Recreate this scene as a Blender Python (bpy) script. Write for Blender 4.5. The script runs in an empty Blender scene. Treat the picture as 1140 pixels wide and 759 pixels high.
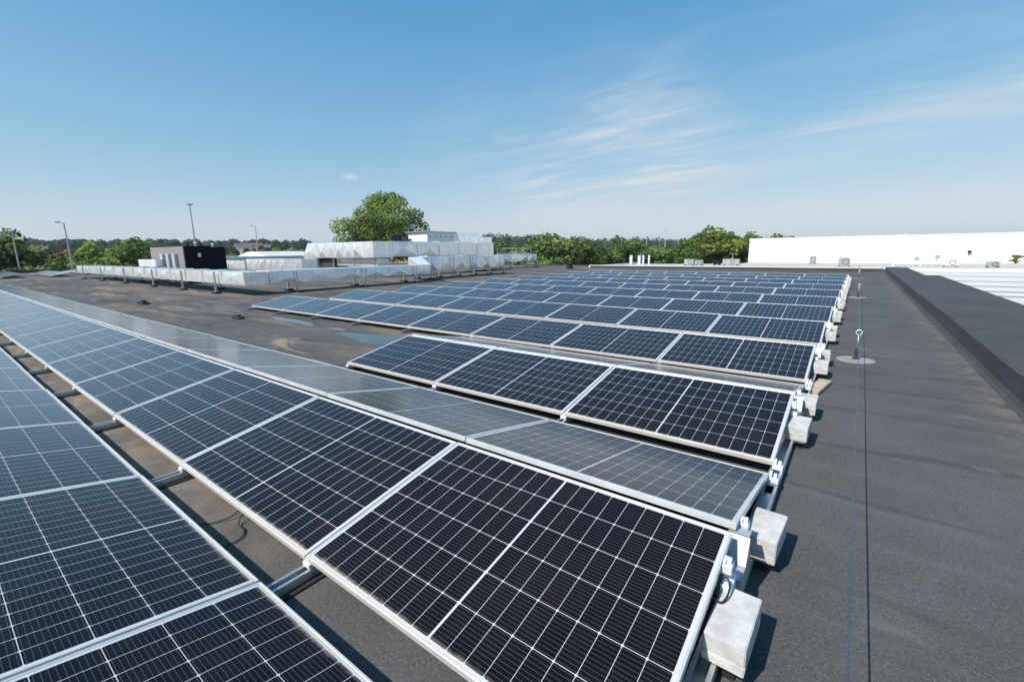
import bpy, bmesh, math, random
import numpy as np
from mathutils import Vector, Matrix
R = math.radians
C = bpy.context.scene.collection
scene = bpy.context.scene

# ---------------------------------------------------------------- camera, sky, sun, exposure
cam_d = bpy.data.cameras.new('camera'); cam = bpy.data.objects.new('camera', cam_d); C.objects.link(cam)
CAM = Vector((0.3249, -0.9793, 1.6079))
M3 = Matrix(((0.79881, -0.10771, 0.59187), (0.60148, 0.16162, -0.78237), (-0.01139, 0.98096, 0.19388)))
cam.matrix_world = Matrix.Translation(CAM) @ M3.to_4x4()
cam_d.sensor_width = 36.0; cam_d.lens = 15.906
cam_d.clip_start = 0.05; cam_d.clip_end = 20000
scene.camera = cam
SUN_EL, SUN_AZ = R(47.0), math.atan2(-0.28, -0.92)     # azimuth measured from +Y towards +X
world = bpy.data.worlds.new("World"); scene.world = world; world.use_nodes = True
wn, wl = world.node_tree.nodes, world.node_tree.links
wn.clear()
def wnode(t, **kw):
    n = wn.new(t)
    for k, v in kw.items(): setattr(n, k, v)
    return n
def wmath(op, a, b=None, c=None, clamp=False):
    n = wnode('ShaderNodeMath', operation=op, use_clamp=clamp)
    for i, v in enumerate((a, b, c)):
        if v is None: continue
        if isinstance(v, (int, float)): n.inputs[i].default_value = v
        else: wl.new(v, n.inputs[i])
    return n.outputs[0]
def wdot(vec, c):
    n = wnode('ShaderNodeVectorMath', operation='DOT_PRODUCT'); wl.new(vec, n.inputs[0]); n.inputs[1].default_value = c
    return n.outputs['Value']
def wramp(v, a, b):
    n = wnode('ShaderNodeMapRange', interpolation_type='SMOOTHSTEP'); wl.new(v, n.inputs[0])
    n.inputs[1].default_value = a; n.inputs[2].default_value = b
    return n.outputs[0]
sky = wnode('ShaderNodeTexSky', sky_type='NISHITA'); sky.sun_disc = False
sky.sun_elevation = SUN_EL; sky.sun_rotation = SUN_AZ
sky.altitude = 0; sky.air_density = 1.0; sky.dust_density = 0.3; sky.ozone_density = 3.0
tc = wnode('ShaderNodeTexCoord'); gen = tc.outputs['Generated']
# thin cirrus: noise on a high flat layer (direction divided by its height)
sep = wnode('ShaderNodeSeparateXYZ'); wl.new(gen, sep.inputs[0])
zz = wmath('MAXIMUM', sep.outputs[2], 0.0); inv = wmath('DIVIDE', 1.0, wmath('ADD', zz, 0.10))
vs = wnode('ShaderNodeVectorMath', operation='SCALE'); wl.new(gen, vs.inputs[0]); wl.new(inv, vs.inputs['Scale'])
def cloud_noise(scale, rot, loc=(0, 0, 0), detail=9, dist=0.6, rough=0.6):
    mp = wnode('ShaderNodeMapping'); wl.new(vs.outputs[0], mp.inputs[0]); mp.inputs['Scale'].default_value = scale
    mp.inputs['Rotation'].default_value = (0, 0, rot); mp.inputs['Location'].default_value = loc
    nz = wnode('ShaderNodeTexNoise'); wl.new(mp.outputs[0], nz.inputs[0])
    nz.inputs['Scale'].default_value = 1; nz.inputs['Detail'].default_value = detail
    nz.inputs['Roughness'].default_value = rough; nz.inputs['Distortion'].default_value = dist
    return nz.outputs[0]
n1 = cloud_noise((0.9, 2.6, 1), R(-25)); n2 = cloud_noise((1.6, 4.2, 1), R(-30), (5.3, 2.1, 0), dist=0.45, rough=0.56)
n3 = cloud_noise((0.55, 0.8, 1), R(10), (7, 2, 0), detail=4)
band_d = wmath('ABSOLUTE', wmath('ADD', wdot(gen, (0.1367, 0.1834, -0.9735)), wmath('MULTIPLY', wmath('SUBTRACT', n1, 0.5), 0.10)))
band = wmath('MULTIPLY', wramp(band_d, 0.062, 0.0), wramp(wdot(gen, (0.92, 0.39, 0)), -0.32, -0.08))
blob = wramp(wdot(gen, (-0.4021, 0.8938, 0.1400)), 0.955, 0.990)
blob2 = wramp(wdot(gen, (-0.6400, 0.7400, 0.1600)), 0.975, 0.998)
lowb = wramp(sep.outputs[2], 0.16, 0.02); veil = wmath('MULTIPLY', wramp(sep.outputs[2], 0.55, 0.05), 0.20)
up = wmath('MULTIPLY', wramp(sep.outputs[2], 0.05, 0.18), wramp(wdot(gen, (0.0, 1.0, 0.3)), 0.75, 1.0))
wisp = wramp(n2, 0.40, 0.78)
soft = wramp(n1, 0.36, 0.72)
c1 = wmath('MULTIPLY', band, wmath('ADD', wmath('MULTIPLY', soft, 0.34), wmath('ADD', wmath('MULTIPLY', wisp, 0.14), 0.16)))
c2 = wmath('MULTIPLY', blob, wmath('ADD', wmath('MULTIPLY', wisp, 0.44), wmath('ADD', wmath('MULTIPLY', soft, 0.30), 0.08)))
c3 = wmath('MULTIPLY', blob2, wmath('ADD', wmath('MULTIPLY', wisp, 0.30), wmath('MULTIPLY', soft, 0.22)))
c4 = wmath('MULTIPLY', up, wmath('MULTIPLY', wisp, 0.10))
c5 = wmath('ADD', veil, wmath('MULTIPLY', lowb, wmath('MULTIPLY', n3, 0.25)))
nb = cloud_noise((26, 40, 1), 0.3, (1, 5, 0), detail=6)
dv = wnode('ShaderNodeVectorMath', operation='SUBTRACT'); wl.new(gen, dv.inputs[0]); dv.inputs[1].default_value = (-0.8167, 0.5579, 0.1476)
dm = wnode('ShaderNodeVectorMath', operation='MULTIPLY'); wl.new(dv.outputs[0], dm.inputs[0]); dm.inputs[1].default_value = (1, 1, 2.1)
dl = wnode('ShaderNodeVectorMath', operation='LENGTH'); wl.new(dm.outputs[0], dl.inputs[0])
puff = wmath('MULTIPLY', wramp(wmath('ADD', dl.outputs['Value'], wmath('MULTIPLY', wmath('SUBTRACT', nb, 0.5), 0.03)), 0.021, 0.004), 0.5)
cov = wmath('ADD', wmath('ADD', wmath('ADD', c1, c2), wmath('ADD', c3, c4)), wmath('ADD', c5, puff), clamp=True)
# tone of the clear sky, channel by channel (deeper blue overhead, softer white towards the horizon)
srgb = wnode('ShaderNodeSeparateColor'); wl.new(sky.outputs[0], srgb.inputs[0]); crgb = wnode('ShaderNodeCombineColor')
tones = []
for i_, (a_, g_) in enumerate(((1.36, 1.23), (0.91, 0.62), (0.90, 0.36))):
    toned = wmath('MULTIPLY', wmath('POWER', wmath('MULTIPLY', srgb.outputs[i_], 0.1), g_), a_/(1.602*0.12))
    tones.append(toned)
for i_, q_ in enumerate((wmath('MINIMUM', tones[0], wmath('MULTIPLY', tones[1], 0.85)), tones[1], tones[2])): wl.new(q_, crgb.inputs[i_])
mixc = wnode('ShaderNodeMixRGB'); wl.new(cov, mixc.inputs[0]); wl.new(crgb.outputs[0], mixc.inputs[1]); mixc.inputs[2].default_value = (3.55, 3.85, 4.15, 1)
bg = wnode('ShaderNodeBackground'); bg.inputs[1].default_value = 0.12
wl.new(mixc.outputs[0], bg.inputs[0])
wo = wnode('ShaderNodeOutputWorld'); wl.new(bg.outputs[0], wo.inputs[0])
sun_d = bpy.data.lights.new('sun', 'SUN'); sun = bpy.data.objects.new('sun', sun_d); C.objects.link(sun)
sun_d.energy = 3.6; sun_d.angle = R(0.53); sun_d.color = (1.0, 0.955, 0.88)
sd = Vector((math.sin(SUN_AZ)*math.cos(SUN_EL), math.cos(SUN_AZ)*math.cos(SUN_EL), math.sin(SUN_EL)))
sun.rotation_euler = (-sd).to_track_quat('-Z', 'Y').to_euler(); sun.location = (0, -20, 40)
scene.view_settings.view_transform = 'Standard'; scene.view_settings.look = 'None'
scene.view_settings.exposure = 0.68; scene.view_settings.gamma = 1.0; scene.view_settings.use_curve_mapping = False
scene.render.engine = 'CYCLES'
scene.render.resolution_x = 1024; scene.render.resolution_y = 681

# ---------------------------------------------------------------- helpers
def tag(o, label=None, cat=None, group=None, kind=None):
    if label: o['label'] = label
    if cat: o['category'] = cat
    if group: o['group'] = group
    if kind: o['kind'] = kind
    return o
def empty(name, loc, label, cat, group=None, rot=(0, 0, 0)):
    o = bpy.data.objects.new(name, None); C.objects.link(o); o.location = loc; o.rotation_euler = rot
    o.empty_display_size = 0.1
    return tag(o, label, cat, group)
def copy_tree(o, parent=None):
    c = o.copy(); C.objects.link(c)
    if parent: c.parent = parent
    for ch in list(o.children): copy_tree(ch, c)
    return c
class MB:
    def __init__(s): s.v = []; s.f = []; s.m = []; s.uv = {}
    def quad(s, pts, mi=0):
        i = len(s.v); s.v += [tuple(p) for p in pts]; s.f.append(tuple(range(i, i+len(pts)))); s.m.append(mi)
    def box(s, x0, x1, y0, y1, z0, z1, mi=0, rot=0, piv=None, tilt=None):
        P = [Vector((x, y, z)) for x in (x0, x1) for y in (y0, y1) for z in (z0, z1)]
        if rot:
            c = Vector(piv) if piv else Vector(((x0+x1)/2, (y0+y1)/2, 0)); m = Matrix.Rotation(rot, 3, 'Z')
            P = [m @ (p-c) + c for p in P]
        if tilt is not None: P = [tilt @ p for p in P]
        i = len(s.v); s.v += [tuple(p) for p in P]
        for f in ((0, 1, 3, 2), (4, 6, 7, 5), (0, 4, 5, 1), (2, 3, 7, 6), (0, 2, 6, 4), (1, 5, 7, 3)):
            s.f.append(tuple(i+k for k in f)); s.m.append(mi)
        return s
    def tube(s, pts, r, n=8, mi=0, cap=True):
        pts = [Vector(p) for p in pts]; rs = r if isinstance(r, (list, tuple)) else [r]*len(pts)
        rings = []
        for k, p in enumerate(pts):
            d = (pts[min(k+1, len(pts)-1)] - pts[max(k-1, 0)]).normalized()
            a = d.orthogonal().normalized() if k == 0 else (a - d*a.dot(d)).normalized()
            b = d.cross(a); i = len(s.v); rings.append(i)
            for j in range(n):
                t = 2*math.pi*j/n; s.v.append(tuple(p + (a*math.cos(t)+b*math.sin(t))*rs[k]))
        for k in range(len(rings)-1):
            for j in range(n):
                s.f.append((rings[k]+j, rings[k]+(j+1) % n, rings[k+1]+(j+1) % n, rings[k+1]+j)); s.m.append(mi)
        if cap:
            s.f.append(tuple(rings[0]+j for j in reversed(range(n)))); s.m.append(mi)
            s.f.append(tuple(rings[-1]+j for j in range(n))); s.m.append(mi)
        return s
    def lathe(s, prof, c=(0, 0, 0), n=24, mi=0):
        rings = []
        for r, z in prof:
            rings.append(len(s.v))
            for j in range(n):
                t = 2*math.pi*j/n; s.v.append((c[0]+r*math.cos(t), c[1]+r*math.sin(t), c[2]+z))
        for k in range(len(rings)-1):
            for j in range(n):
                s.f.append((rings[k]+j, rings[k]+(j+1) % n, rings[k+1]+(j+1) % n, rings[k+1]+j)); s.m.append(mi)
        s.f.append(tuple(rings[0]+j for j in reversed(range(n)))); s.m.append(mi)
        s.f.append(tuple(rings[-1]+j for j in range(n))); s.m.append(mi)
        return s
    def prism(s, poly, z0, z1, mi=0):
        n = len(poly); i = len(s.v)
        s.v += [(x, y, z0) for x, y in poly] + [(x, y, z1) for x, y in poly]
        s.f.append(tuple(i+k for k in reversed(range(n)))); s.m.append(mi)
        s.f.append(tuple(i+n+k for k in range(n))); s.m.append(mi)
        for k in range(n):
            s.f.append((i+k, i+(k+1) % n, i+n+(k+1) % n, i+n+k)); s.m.append(mi)
        return s
    def build(s, name, mats, parent=None, bevel=0, smooth=False, seg=2):
        me = bpy.data.meshes.new(name); me.from_pydata(s.v, [], s.f)
        if not isinstance(mats, (list, tuple)): mats = [mats]
        for m in mats: me.materials.append(m)
        for p, mi in zip(me.polygons, s.m): p.material_index = mi
        bm = bmesh.new(); bm.from_mesh(me)
        bmesh.ops.recalc_face_normals(bm, faces=bm.faces[:])
        if bevel:
            bmesh.ops.bevel(bm, geom=bm.edges[:], offset=bevel, segments=seg, affect='EDGES', clamp_overlap=True)
        bm.to_mesh(me); bm.free()
        if smooth:
            for p in me.polygons: p.use_smooth = True
        o = bpy.data.objects.new(name, me); C.objects.link(o)
        if parent: o.parent = parent
        return o

# ---------------------------------------------------------------- materials
class NT:
    def __init__(s, name):
        s.m = bpy.data.materials.new(name); s.m.use_nodes = True; s.t = s.m.node_tree
        s.n = s.t.nodes; s.b = s.n['Principled BSDF']
    def node(s, t, **kw):
        n = s.n.new(t)
        for k, v in kw.items(): setattr(n, k, v)
        return n
    def link(s, a, b): s.t.links.new(a, b)
    def put(s, sock, v):
        if isinstance(v, (int, float)): sock.default_value = v
        elif isinstance(v, (tuple, list)): sock.default_value = tuple(v) + ((1,) if len(v) == 3 and sock.type == 'RGBA' else ())
        else: s.link(v, sock)
    def math(s, op, a, b=None, c=None, clamp=False):
        n = s.node('ShaderNodeMath', operation=op, use_clamp=clamp)
        for i, v in enumerate((a, b, c)):
            if v is not None: s.put(n.inputs[i], v)
        return n.outputs[0]
    def ramp(s, v, a, b, lo=0.0, hi=1.0):
        n = s.node('ShaderNodeMapRange', interpolation_type='SMOOTHSTEP')
        for i, q in enumerate((v, a, b, lo, hi)): s.put(n.inputs[i], q)
        return n.outputs[0]
    def mix(s, f, a, b):
        n = s.node('ShaderNodeMixRGB'); s.put(n.inputs[0], f); s.put(n.inputs[1], a); s.put(n.inputs[2], b)
        return n.outputs[0]
    def coord(s, kind='Object', scale=(1, 1, 1), loc=(0, 0, 0)):
        t = s.node('ShaderNodeTexCoord'); mp = s.node('ShaderNodeMapping'); s.link(t.outputs[kind], mp.inputs[0])
        mp.inputs['Scale'].default_value = scale; mp.inputs['Location'].default_value = loc
        return mp.outputs[0]
    def wpos(s, scale=(1, 1, 1), loc=(0, 0, 0)):
        t = s.node('ShaderNodeNewGeometry'); mp = s.node('ShaderNodeMapping'); s.link(t.outputs['Position'], mp.inputs[0])
        mp.inputs['Scale'].default_value = scale; mp.inputs['Location'].default_value = loc
        return mp.outputs[0]
    def noise(s, vec, scale, detail=4, rough=0.55, dist=0.0):
        n = s.node('ShaderNodeTexNoise'); s.link(vec, n.inputs[0])
        n.inputs['Scale'].default_value = scale; n.inputs['Detail'].default_value = detail
        n.inputs['Roughness'].default_value = rough; n.inputs['Distortion'].default_value = dist
        return n.outputs[0]
    def bump(s, h, strength=0.3, dist=0.01):
        n = s.node('ShaderNodeBump'); n.inputs['Strength'].default_value = strength; n.inputs['Distance'].default_value = dist
        s.link(h, n.inputs['Height']); s.link(n.outputs[0], s.b.inputs['Normal'])
    def set(s, **kw):
        names = dict(color='Base Color', rough='Roughness', metal='Metallic', spec='Specular IOR Level', coat='Coat Weight', coatr='Coat Roughness')
        for k, v in kw.items(): s.put(s.b.inputs[names[k]], v)
        return s
def simple(name, col, rough=0.6, metal=0.0, var=0.12, scale=6.0, kind='Object', spec=0.5):
    t = NT(name); v = t.coord(kind)
    n = t.noise(v, scale, 5); f = t.ramp(n, 0.3, 0.7)
    t.set(color=t.mix(f, tuple(c*(1-var) for c in col), tuple(min(1, c*(1+var)) for c in col)), rough=rough, metal=metal, spec=spec)
    return t.m

def mat_bitumen(name, base, stain=True, seam=True):
    t = NT(name); p = t.wpos()
    sx = t.node('ShaderNodeSeparateXYZ'); t.link(p, sx.inputs[0]); X, Y = sx.outputs[0], sx.outputs[1]
    big = t.noise(p, 0.35, 5, 0.6); med = t.noise(p, 2.3, 5, 0.65); fine = t.noise(p, 62, 5, 0.85); gr = t.noise(p, 130, 2, 0.6)
    c = t.mix(t.ramp(big, 0.3, 0.7), tuple(b*0.82 for b in base), tuple(b*1.18 for b in base))
    c = t.mix(t.math('MULTIPLY', t.ramp(med, 0.45, 0.75), 0.45), c, tuple(b*1.5 for b in base))
    c = t.mix(t.math('MULTIPLY', t.ramp(fine, 0.52, 0.66), 0.6), c, tuple(b*2.1 for b in base))
    c = t.mix(t.math('MULTIPLY', t.ramp(fine, 0.48, 0.36), 0.7), c, tuple(b*0.40 for b in base))
    c = t.mix(t.math('MULTIPLY', t.ramp(gr, 0.645, 0.70), 0.8), c, (0.30, 0.29, 0.27))
    if seam:
        # lap seams of the roofing felt, one metre apart, and slight creases along them
        wob = t.math('MULTIPLY', t.math('SUBTRACT', t.noise(t.wpos((0.35, 0.45, 1)), 1.0, 4), 0.5), 0.9)
        fr = t.math('FRACT', t.math('ADD', Y, wob))
        ln = t.math('MULTIPLY', t.ramp(t.math('ABSOLUTE', t.math('SUBTRACT', fr, 0.5)), 0.060, 0.004), t.ramp(t.noise(t.wpos((0.7, 2.0, 1)), 1.2, 3), 0.34, 0.56, 0.25, 1.0))
        c = t.mix(t.math('MULTIPLY', ln, 0.42), c, tuple(b*0.40 for b in base))
        st = t.noise(t.wpos((0.22, 3.2, 1)), 1.0, 6, 0.65)
        c = t.mix(t.math('MULTIPLY', t.ramp(st, 0.5, 0.78), 0.42), c, tuple(b*1.9 for b in base))
        c = t.mix(t.math('MULTIPLY', t.ramp(st, 0.42, 0.25), 0.5), c, tuple(b*0.55 for b in base))
        # dried puddle marks on the walkway
        sp = t.noise(t.wpos((0.9, 1.6, 1), (4, 2, 0)), 1.25, 3, 0.5)
        c = t.mix(t.math('MULTIPLY', t.ramp(sp, 0.66, 0.76), 0.35), c, (0.22, 0.21, 0.19))
        # silt washed against the foot of the parapet
        edge = t.math('MULTIPLY', t.ramp(X, 1.25, 1.75), t.ramp(t.noise(p, 3.5, 6, 0.7), 0.40, 0.66))
        c = t.mix(t.math('MULTIPLY', edge, 0.55), c, (0.20, 0.175, 0.145))
    if stain:
        # dried tan silt where water stands: left part of the roof and the front gutter between the rows
        m = t.noise(t.wpos((0.13, 0.55, 1), (2.0, 0.4, 0)), 1.0, 9, 0.72, 0.6)
        left = t.ramp(X, -3.0, -7.0)
        s1 = t.math('MULTIPLY', left, t.ramp(m, 0.48, 0.60))
        c = t.mix(t.math('MULTIPLY', s1, 0.62), c, (0.20, 0.155, 0.115))
        m2 = t.noise(t.wpos((0.3, 1.3, 1), (8.0, 3.0, 0)), 1.0, 9, 0.74, 0.8)
        c = t.mix(t.math('MULTIPLY', t.math('MULTIPLY', left, t.ramp(m2, 0.54, 0.64)), 0.7), c, (0.33, 0.245, 0.165))
        c = t.mix(t.math('MULTIPLY', t.math('MULTIPLY', left, t.ramp(m2, 0.47, 0.36)), 0.6), c, (0.032, 0.030, 0.029))
        v1 = t.math('MULTIPLY', t.ramp(X, -1.3, -3.2), t.math('MULTIPLY', t.ramp(Y, 0.65, 0.1), t.ramp(Y, -0.6, -0.25)))
        c = t.mix(t.math('MULTIPLY', v1, t.math('MULTIPLY', t.ramp(t.noise(p, 2.2, 6, 0.65), 0.30, 0.66), 0.62)), c, (0.25, 0.20, 0.15))
    t.set(color=c, rough=0.88, spec=0.25)
    t.bump(t.math('ADD', fine, t.math('MULTIPLY', gr, 0.6)), 0.5, 0.004)
    return t.m
M = {}
M['bitumen'] = mat_bitumen('bitumen_roofing', (0.079, 0.077, 0.077))
M['bitumen_wall'] = mat_bitumen('bitumen_parapet', (0.056, 0.058, 0.060), False, False)
M['alu'] = simple('anodised_aluminium', (0.72, 0.72, 0.72), 0.38, 0.55, 0.06, 9)
M['alu_dull'] = simple('mill_aluminium', (0.50, 0.52, 0.55), 0.45, 0.8, 0.12, 14)
M['white_plate'] = simple('white_coated_plate', (0.74, 0.76, 0.80), 0.4, 0.25, 0.08, 20)
M['post_plate'] = simple('zinc_coated_plate', (0.44, 0.465, 0.50), 0.48, 0.35, 0.14, 25)
M['rubber'] = simple('black_rubber', (0.018, 0.018, 0.018), 0.75, 0, 0.25, 15)
M['black_wire'] = simple('black_wire', (0.015, 0.015, 0.015), 0.5)
M['steel'] = simple('galvanised_steel', (0.46, 0.48, 0.50), 0.42, 0.7, 0.15, 12)
M['steel_wire'] = simple('steel_wire', (0.16, 0.18, 0.21), 0.45, 0.7)

def mat_frame():
    t = NT('panel_frame'); p = t.coord('Object')
    sx = t.node('ShaderNodeSeparateXYZ'); t.link(p, sx.inputs[0])
    n = t.noise(p, 22, 5, 0.7)
    dirt = t.math('MULTIPLY', t.ramp(sx.outputs[1], 0.03, 0.0), t.ramp(n, 0.25, 0.65, 0.3, 0.85))
    c = t.mix(t.ramp(t.noise(p, 5, 3), 0.3, 0.7), (0.66, 0.66, 0.66), (0.76, 0.76, 0.75))
    c = t.mix(dirt, c, (0.56, 0.50, 0.43))
    t.set(color=c, rough=t.math('ADD', t.math('MULTIPLY', dirt, 0.3), 0.36), metal=t.math('SUBTRACT', 0.45, t.math('MULTIPLY', dirt, 0.4)))
    return t.m
M['frame'] = mat_frame()
PW, PL = 1.731, 1.134
GW, GL = PW-0.022, PL-0.022
def mat_cells():
    t = NT('solar_cells'); tcn = t.node('ShaderNodeTexCoord'); p = tcn.outputs['Object']
    sx = t.node('ShaderNodeSeparateXYZ'); t.link(p, sx.inputs[0]); U, V = sx.outputs[0], t.math('SUBTRACT', sx.outputs[1], 0.011)
    oi = t.node('ShaderNodeObjectInfo'); rnd = oi.outputs['Random']
    pu, pv, cg, mv = 0.0928, 0.1807, 0.0095, 0.0139
    au = t.math('SUBTRACT', t.math('ABSOLUTE', U), cg/2)            # distance from the middle bar
    cu = t.math('DIVIDE', au, pu); iu = t.math('FLOOR', cu); fu = t.math('MULTIPLY', t.math('SUBTRACT', cu, iu), pu)
    cv = t.math('DIVIDE', t.math('SUBTRACT', V, mv), pv); iv = t.math('FLOOR', cv); fv = t.math('MULTIPLY', t.math('SUBTRACT', cv, iv), pv)
    du = t.math('MINIMUM', fu, t.math('SUBTRACT', pu, fu)); dv = t.math('MINIMUM', fv, t.math('SUBTRACT', pv, fv))
    inside = t.math('MULTIPLY', t.math('MULTIPLY', t.math('GREATER_THAN', au, 0.0), t.math('LESS_THAN', cu, 9.0)),
                    t.math('MULTIPLY', t.math('GREATER_THAN', cv, 0.0), t.math('LESS_THAN', cv, 6.0)))
    cell = t.math('MULTIPLY', t.math('GREATER_THAN', du, 0.0011), t.math('GREATER_THAN', dv, 0.0013))
    cell = t.math('MULTIPLY', cell, t.math('GREATER_THAN', t.math('ADD', du, dv), 0.0075))
    cell = t.math('MULTIPLY', cell, inside)
    bp = pv/10
    bb = t.math('ABSOLUTE', t.math('SUBTRACT', t.math('FRACT', t.math('DIVIDE', fv, bp)), 0.5))
    bus = t.math('LESS_THAN', bb, 0.034)
    # each cell a touch different
    wv = t.node('ShaderNodeCombineXYZ'); t.link(t.math('ADD', t.math('MULTIPLY', iu, t.math('SIGN', U)), t.math('MULTIPLY', rnd, 91.0)), wv.inputs[0]); t.link(iv, wv.inputs[1])
    wn_ = t.node('ShaderNodeTexWhiteNoise', noise_dimensions='2D'); t.link(wv.outputs[0], wn_.inputs[0])
    cc = t.mix(wn_.outputs[0], (0.0028, 0.0030, 0.0062), (0.0052, 0.0050, 0.0085))
    cc = t.mix(t.math('MULTIPLY', rnd, 0.5), cc, (0.0085, 0.0085, 0.014))
    cc = t.mix(t.math('MULTIPLY', bus, 0.42), cc, (0.25, 0.20, 0.175))
    col = t.mix(cell, (0.52, 0.52, 0.53), cc)
    # dust: a thin veil, drips, and a silty band along the low edge
    ov = t.node('ShaderNodeVectorMath', operation='ADD'); t.link(p, ov.inputs[0]); cx = t.node('ShaderNodeCombineXYZ')
    t.link(t.math('MULTIPLY', rnd, 37.0), cx.inputs[0]); t.link(t.math('MULTIPLY', rnd, 11.0), cx.inputs[1]); t.link(cx.outputs[0], ov.inputs[1])
    d1 = t.noise(ov.outputs[0], 2.2, 6, 0.65); d2 = t.noise(ov.outputs[0], 26, 5, 0.7); d3 = t.noise(ov.outputs[0], 160, 2, 0.5)
    veil = t.math('ADD', 0.002, t.math('MULTIPLY', t.ramp(d1, 0.35, 0.75), 0.009))
    lowb = t.math('MULTIPLY', t.ramp(V, t.math('ADD', 0.012, t.math('MULTIPLY', d2, 0.05)), 0.0), t.ramp(d1, 0.35, 0.6, 0.15, 0.8))
    speck = t.math('MULTIPLY', t.ramp(d3, 0.72, 0.78), t.math('MULTIPLY', t.ramp(d1, 0.5, 0.7), 0.25))
    vo = t.node('ShaderNodeTexVoronoi'); t.link(ov.outputs[0], vo.inputs[0]); vo.inputs['Scale'].default_value = 1.15
    wob = t.math('MULTIPLY', t.math('SUBTRACT', d2, 0.5), 0.05)
    vs_ = t.node('ShaderNodeSeparateXYZ'); t.link(vo.outputs['Color'], vs_.inputs[0])
    drop = t.math('MULTIPLY', t.ramp(t.math('ADD', vo.outputs['Distance'], wob), 0.020, 0.008), t.math('MULTIPLY', t.math('GREATER_THAN', vs_.outputs[0], 0.74), 0.75))
    run = t.noise(t.wpos((9.0, 0.9, 1)), 1.0, 4, 0.6)
    veil = t.math('ADD', veil, t.math('MULTIPLY', t.ramp(run, 0.58, 0.76), 0.007))
    dust = t.math('MAXIMUM', t.math('MAXIMUM', veil, lowb), t.math('MAXIMUM', speck, drop))
    col = t.mix(dust, col, (0.50, 0.44, 0.36))
    t.set(color=col, rough=t.math('ADD', 0.10, t.math('MULTIPLY', d1, 0.12)), spec=0.15)
    t.b.inputs['IOR'].default_value = 1.42
    t.bump(d3, 0.012, 0.002)
    lw = t.node('ShaderNodeLayerWeight'); lw.inputs['Blend'].default_value = 0.5
    sheen = t.math('MULTIPLY', t.math('POWER', lw.outputs['Facing'], 5.0), 0.62)
    gl = t.node('ShaderNodeBsdfGlossy'); gl.inputs['Roughness'].default_value = 0.16; gl.inputs['Color'].default_value = (1.0, 0.95, 0.955, 1)
    mxs = t.node('ShaderNodeMixShader'); t.link(sheen, mxs.inputs[0]); t.link(t.b.outputs[0], mxs.inputs[1]); t.link(gl.outputs[0], mxs.inputs[2])
    t.link(mxs.outputs[0], t.n['Material Output'].inputs[0])
    return t.m
M['cells'] = mat_cells()
M['backsheet'] = simple('white_backsheet', (0.7, 0.7, 0.7), 0.6)

def mat_concrete(name, base, sc=14):
    t = NT(name); p = t.coord('Object'); oi = t.node('ShaderNodeObjectInfo')
    w = t.wpos()
    a = t.noise(w, sc, 6, 0.65); b = t.noise(w, sc*9, 3, 0.6); g = t.noise(w, 4, 3)
    c = t.mix(t.ramp(a, 0.3, 0.7), tuple(x*0.80 for x in base), tuple(min(1, x*1.12) for x in base))
    c = t.mix(t.math('MULTIPLY', t.ramp(b, 0.62, 0.70), 0.5), c, tuple(x*0.5 for x in base))
    c = t.mix(t.math('MULTIPLY', t.ramp(g, 0.50, 0.70), 0.55), c, (base[0]*0.75, base[1]*0.68, base[2]*0.58))
    t.set(color=c, rough=0.9, spec=0.2); t.bump(t.math('ADD', a, t.math('MULTIPLY', b, 0.5)), 0.35, 0.006)
    return t.m
M['concrete'] = mat_concrete('concrete', (0.54, 0.53, 0.51))
M['paver'] = mat_concrete('tan_paver', (0.46, 0.38, 0.29))
M['anchor_disc'] = mat_concrete('grey_sealed_disc', (0.27, 0.26, 0.24), 8)
M['gravel'] = mat_concrete('pale_gravel_roofing', (0.50, 0.47, 0.43), 1.5)

def mat_foil(name, col, rough, metal=0.75, streak=True):
    t = NT(name); p = t.wpos((1, 1, 0.25) if streak else (1, 1, 1))
    a = t.noise(p, 5, 6, 0.7); b = t.noise(t.wpos(), 14, 4, 0.6)
    c = t.mix(t.ramp(a, 0.35, 0.65), tuple(x*0.86 for x in col), tuple(min(1, x*1.10) for x in col))
    t.set(color=c, rough=t.math('ADD', rough, t.math('MULTIPLY', b, 0.15)), metal=metal)
    t.bump(t.noise(t.wpos(), 1.6, 2), 0.35, 0.05)
    return t.m
M['foil'] = mat_foil('galvanised_duct_sheet', (0.84, 0.84, 0.83), 0.23, 0.56)
M['dark_clad'] = simple('dark_cladding', (0.006, 0.0065, 0.008), 0.75, 0, 0.2, 3, spec=0.2)
def mat_slat(name, a, b, freq):
    t = NT(name); p = t.wpos(); sx = t.node('ShaderNodeSeparateXYZ'); t.link(p, sx.inputs[0])
    f = t.math('FRACT', t.math('MULTIPLY', sx.outputs[0], freq)); l = t.ramp(t.math('ABSOLUTE', t.math('SUBTRACT', f, 0.5)), 0.5, 0.42)
    n = t.noise(t.wpos((3, 3, 0.3)), 3, 4)
    t.set(color=t.mix(l, b, t.mix(n, a, tuple(x*1.25 for x in a))), rough=0.75)
    return t.m
M['grey_boards'] = mat_slat('grey_boards', (0.20, 0.19, 0.19), (0.05, 0.05, 0.05), 5.0)
def mat_white_metal(name, col, axis, freq, depth):
    t = NT(name); p = t.wpos(); sx = t.node('ShaderNodeSeparateXYZ'); t.link(p, sx.inputs[0])
    f = t.math('FRACT', t.math('MULTIPLY', sx.outputs[axis], freq)); h = t.ramp(t.math('ABSOLUTE', t.math('SUBTRACT', f, 0.5)), 0.02, 0.06)
    n = t.noise(t.wpos((1, 1, 0.2)), 0.6, 5)
    t.set(color=t.mix(t.ramp(n, 0.3, 0.7), tuple(c*0.92 for c in col), col), rough=0.8, spec=0.05)
    t.bump(h, depth, 0.02)
    return t.m
M['white_hall'] = mat_white_metal('white_wall_panels', (0.86, 0.86, 0.85), 0, 0.9, 0.12)
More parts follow.
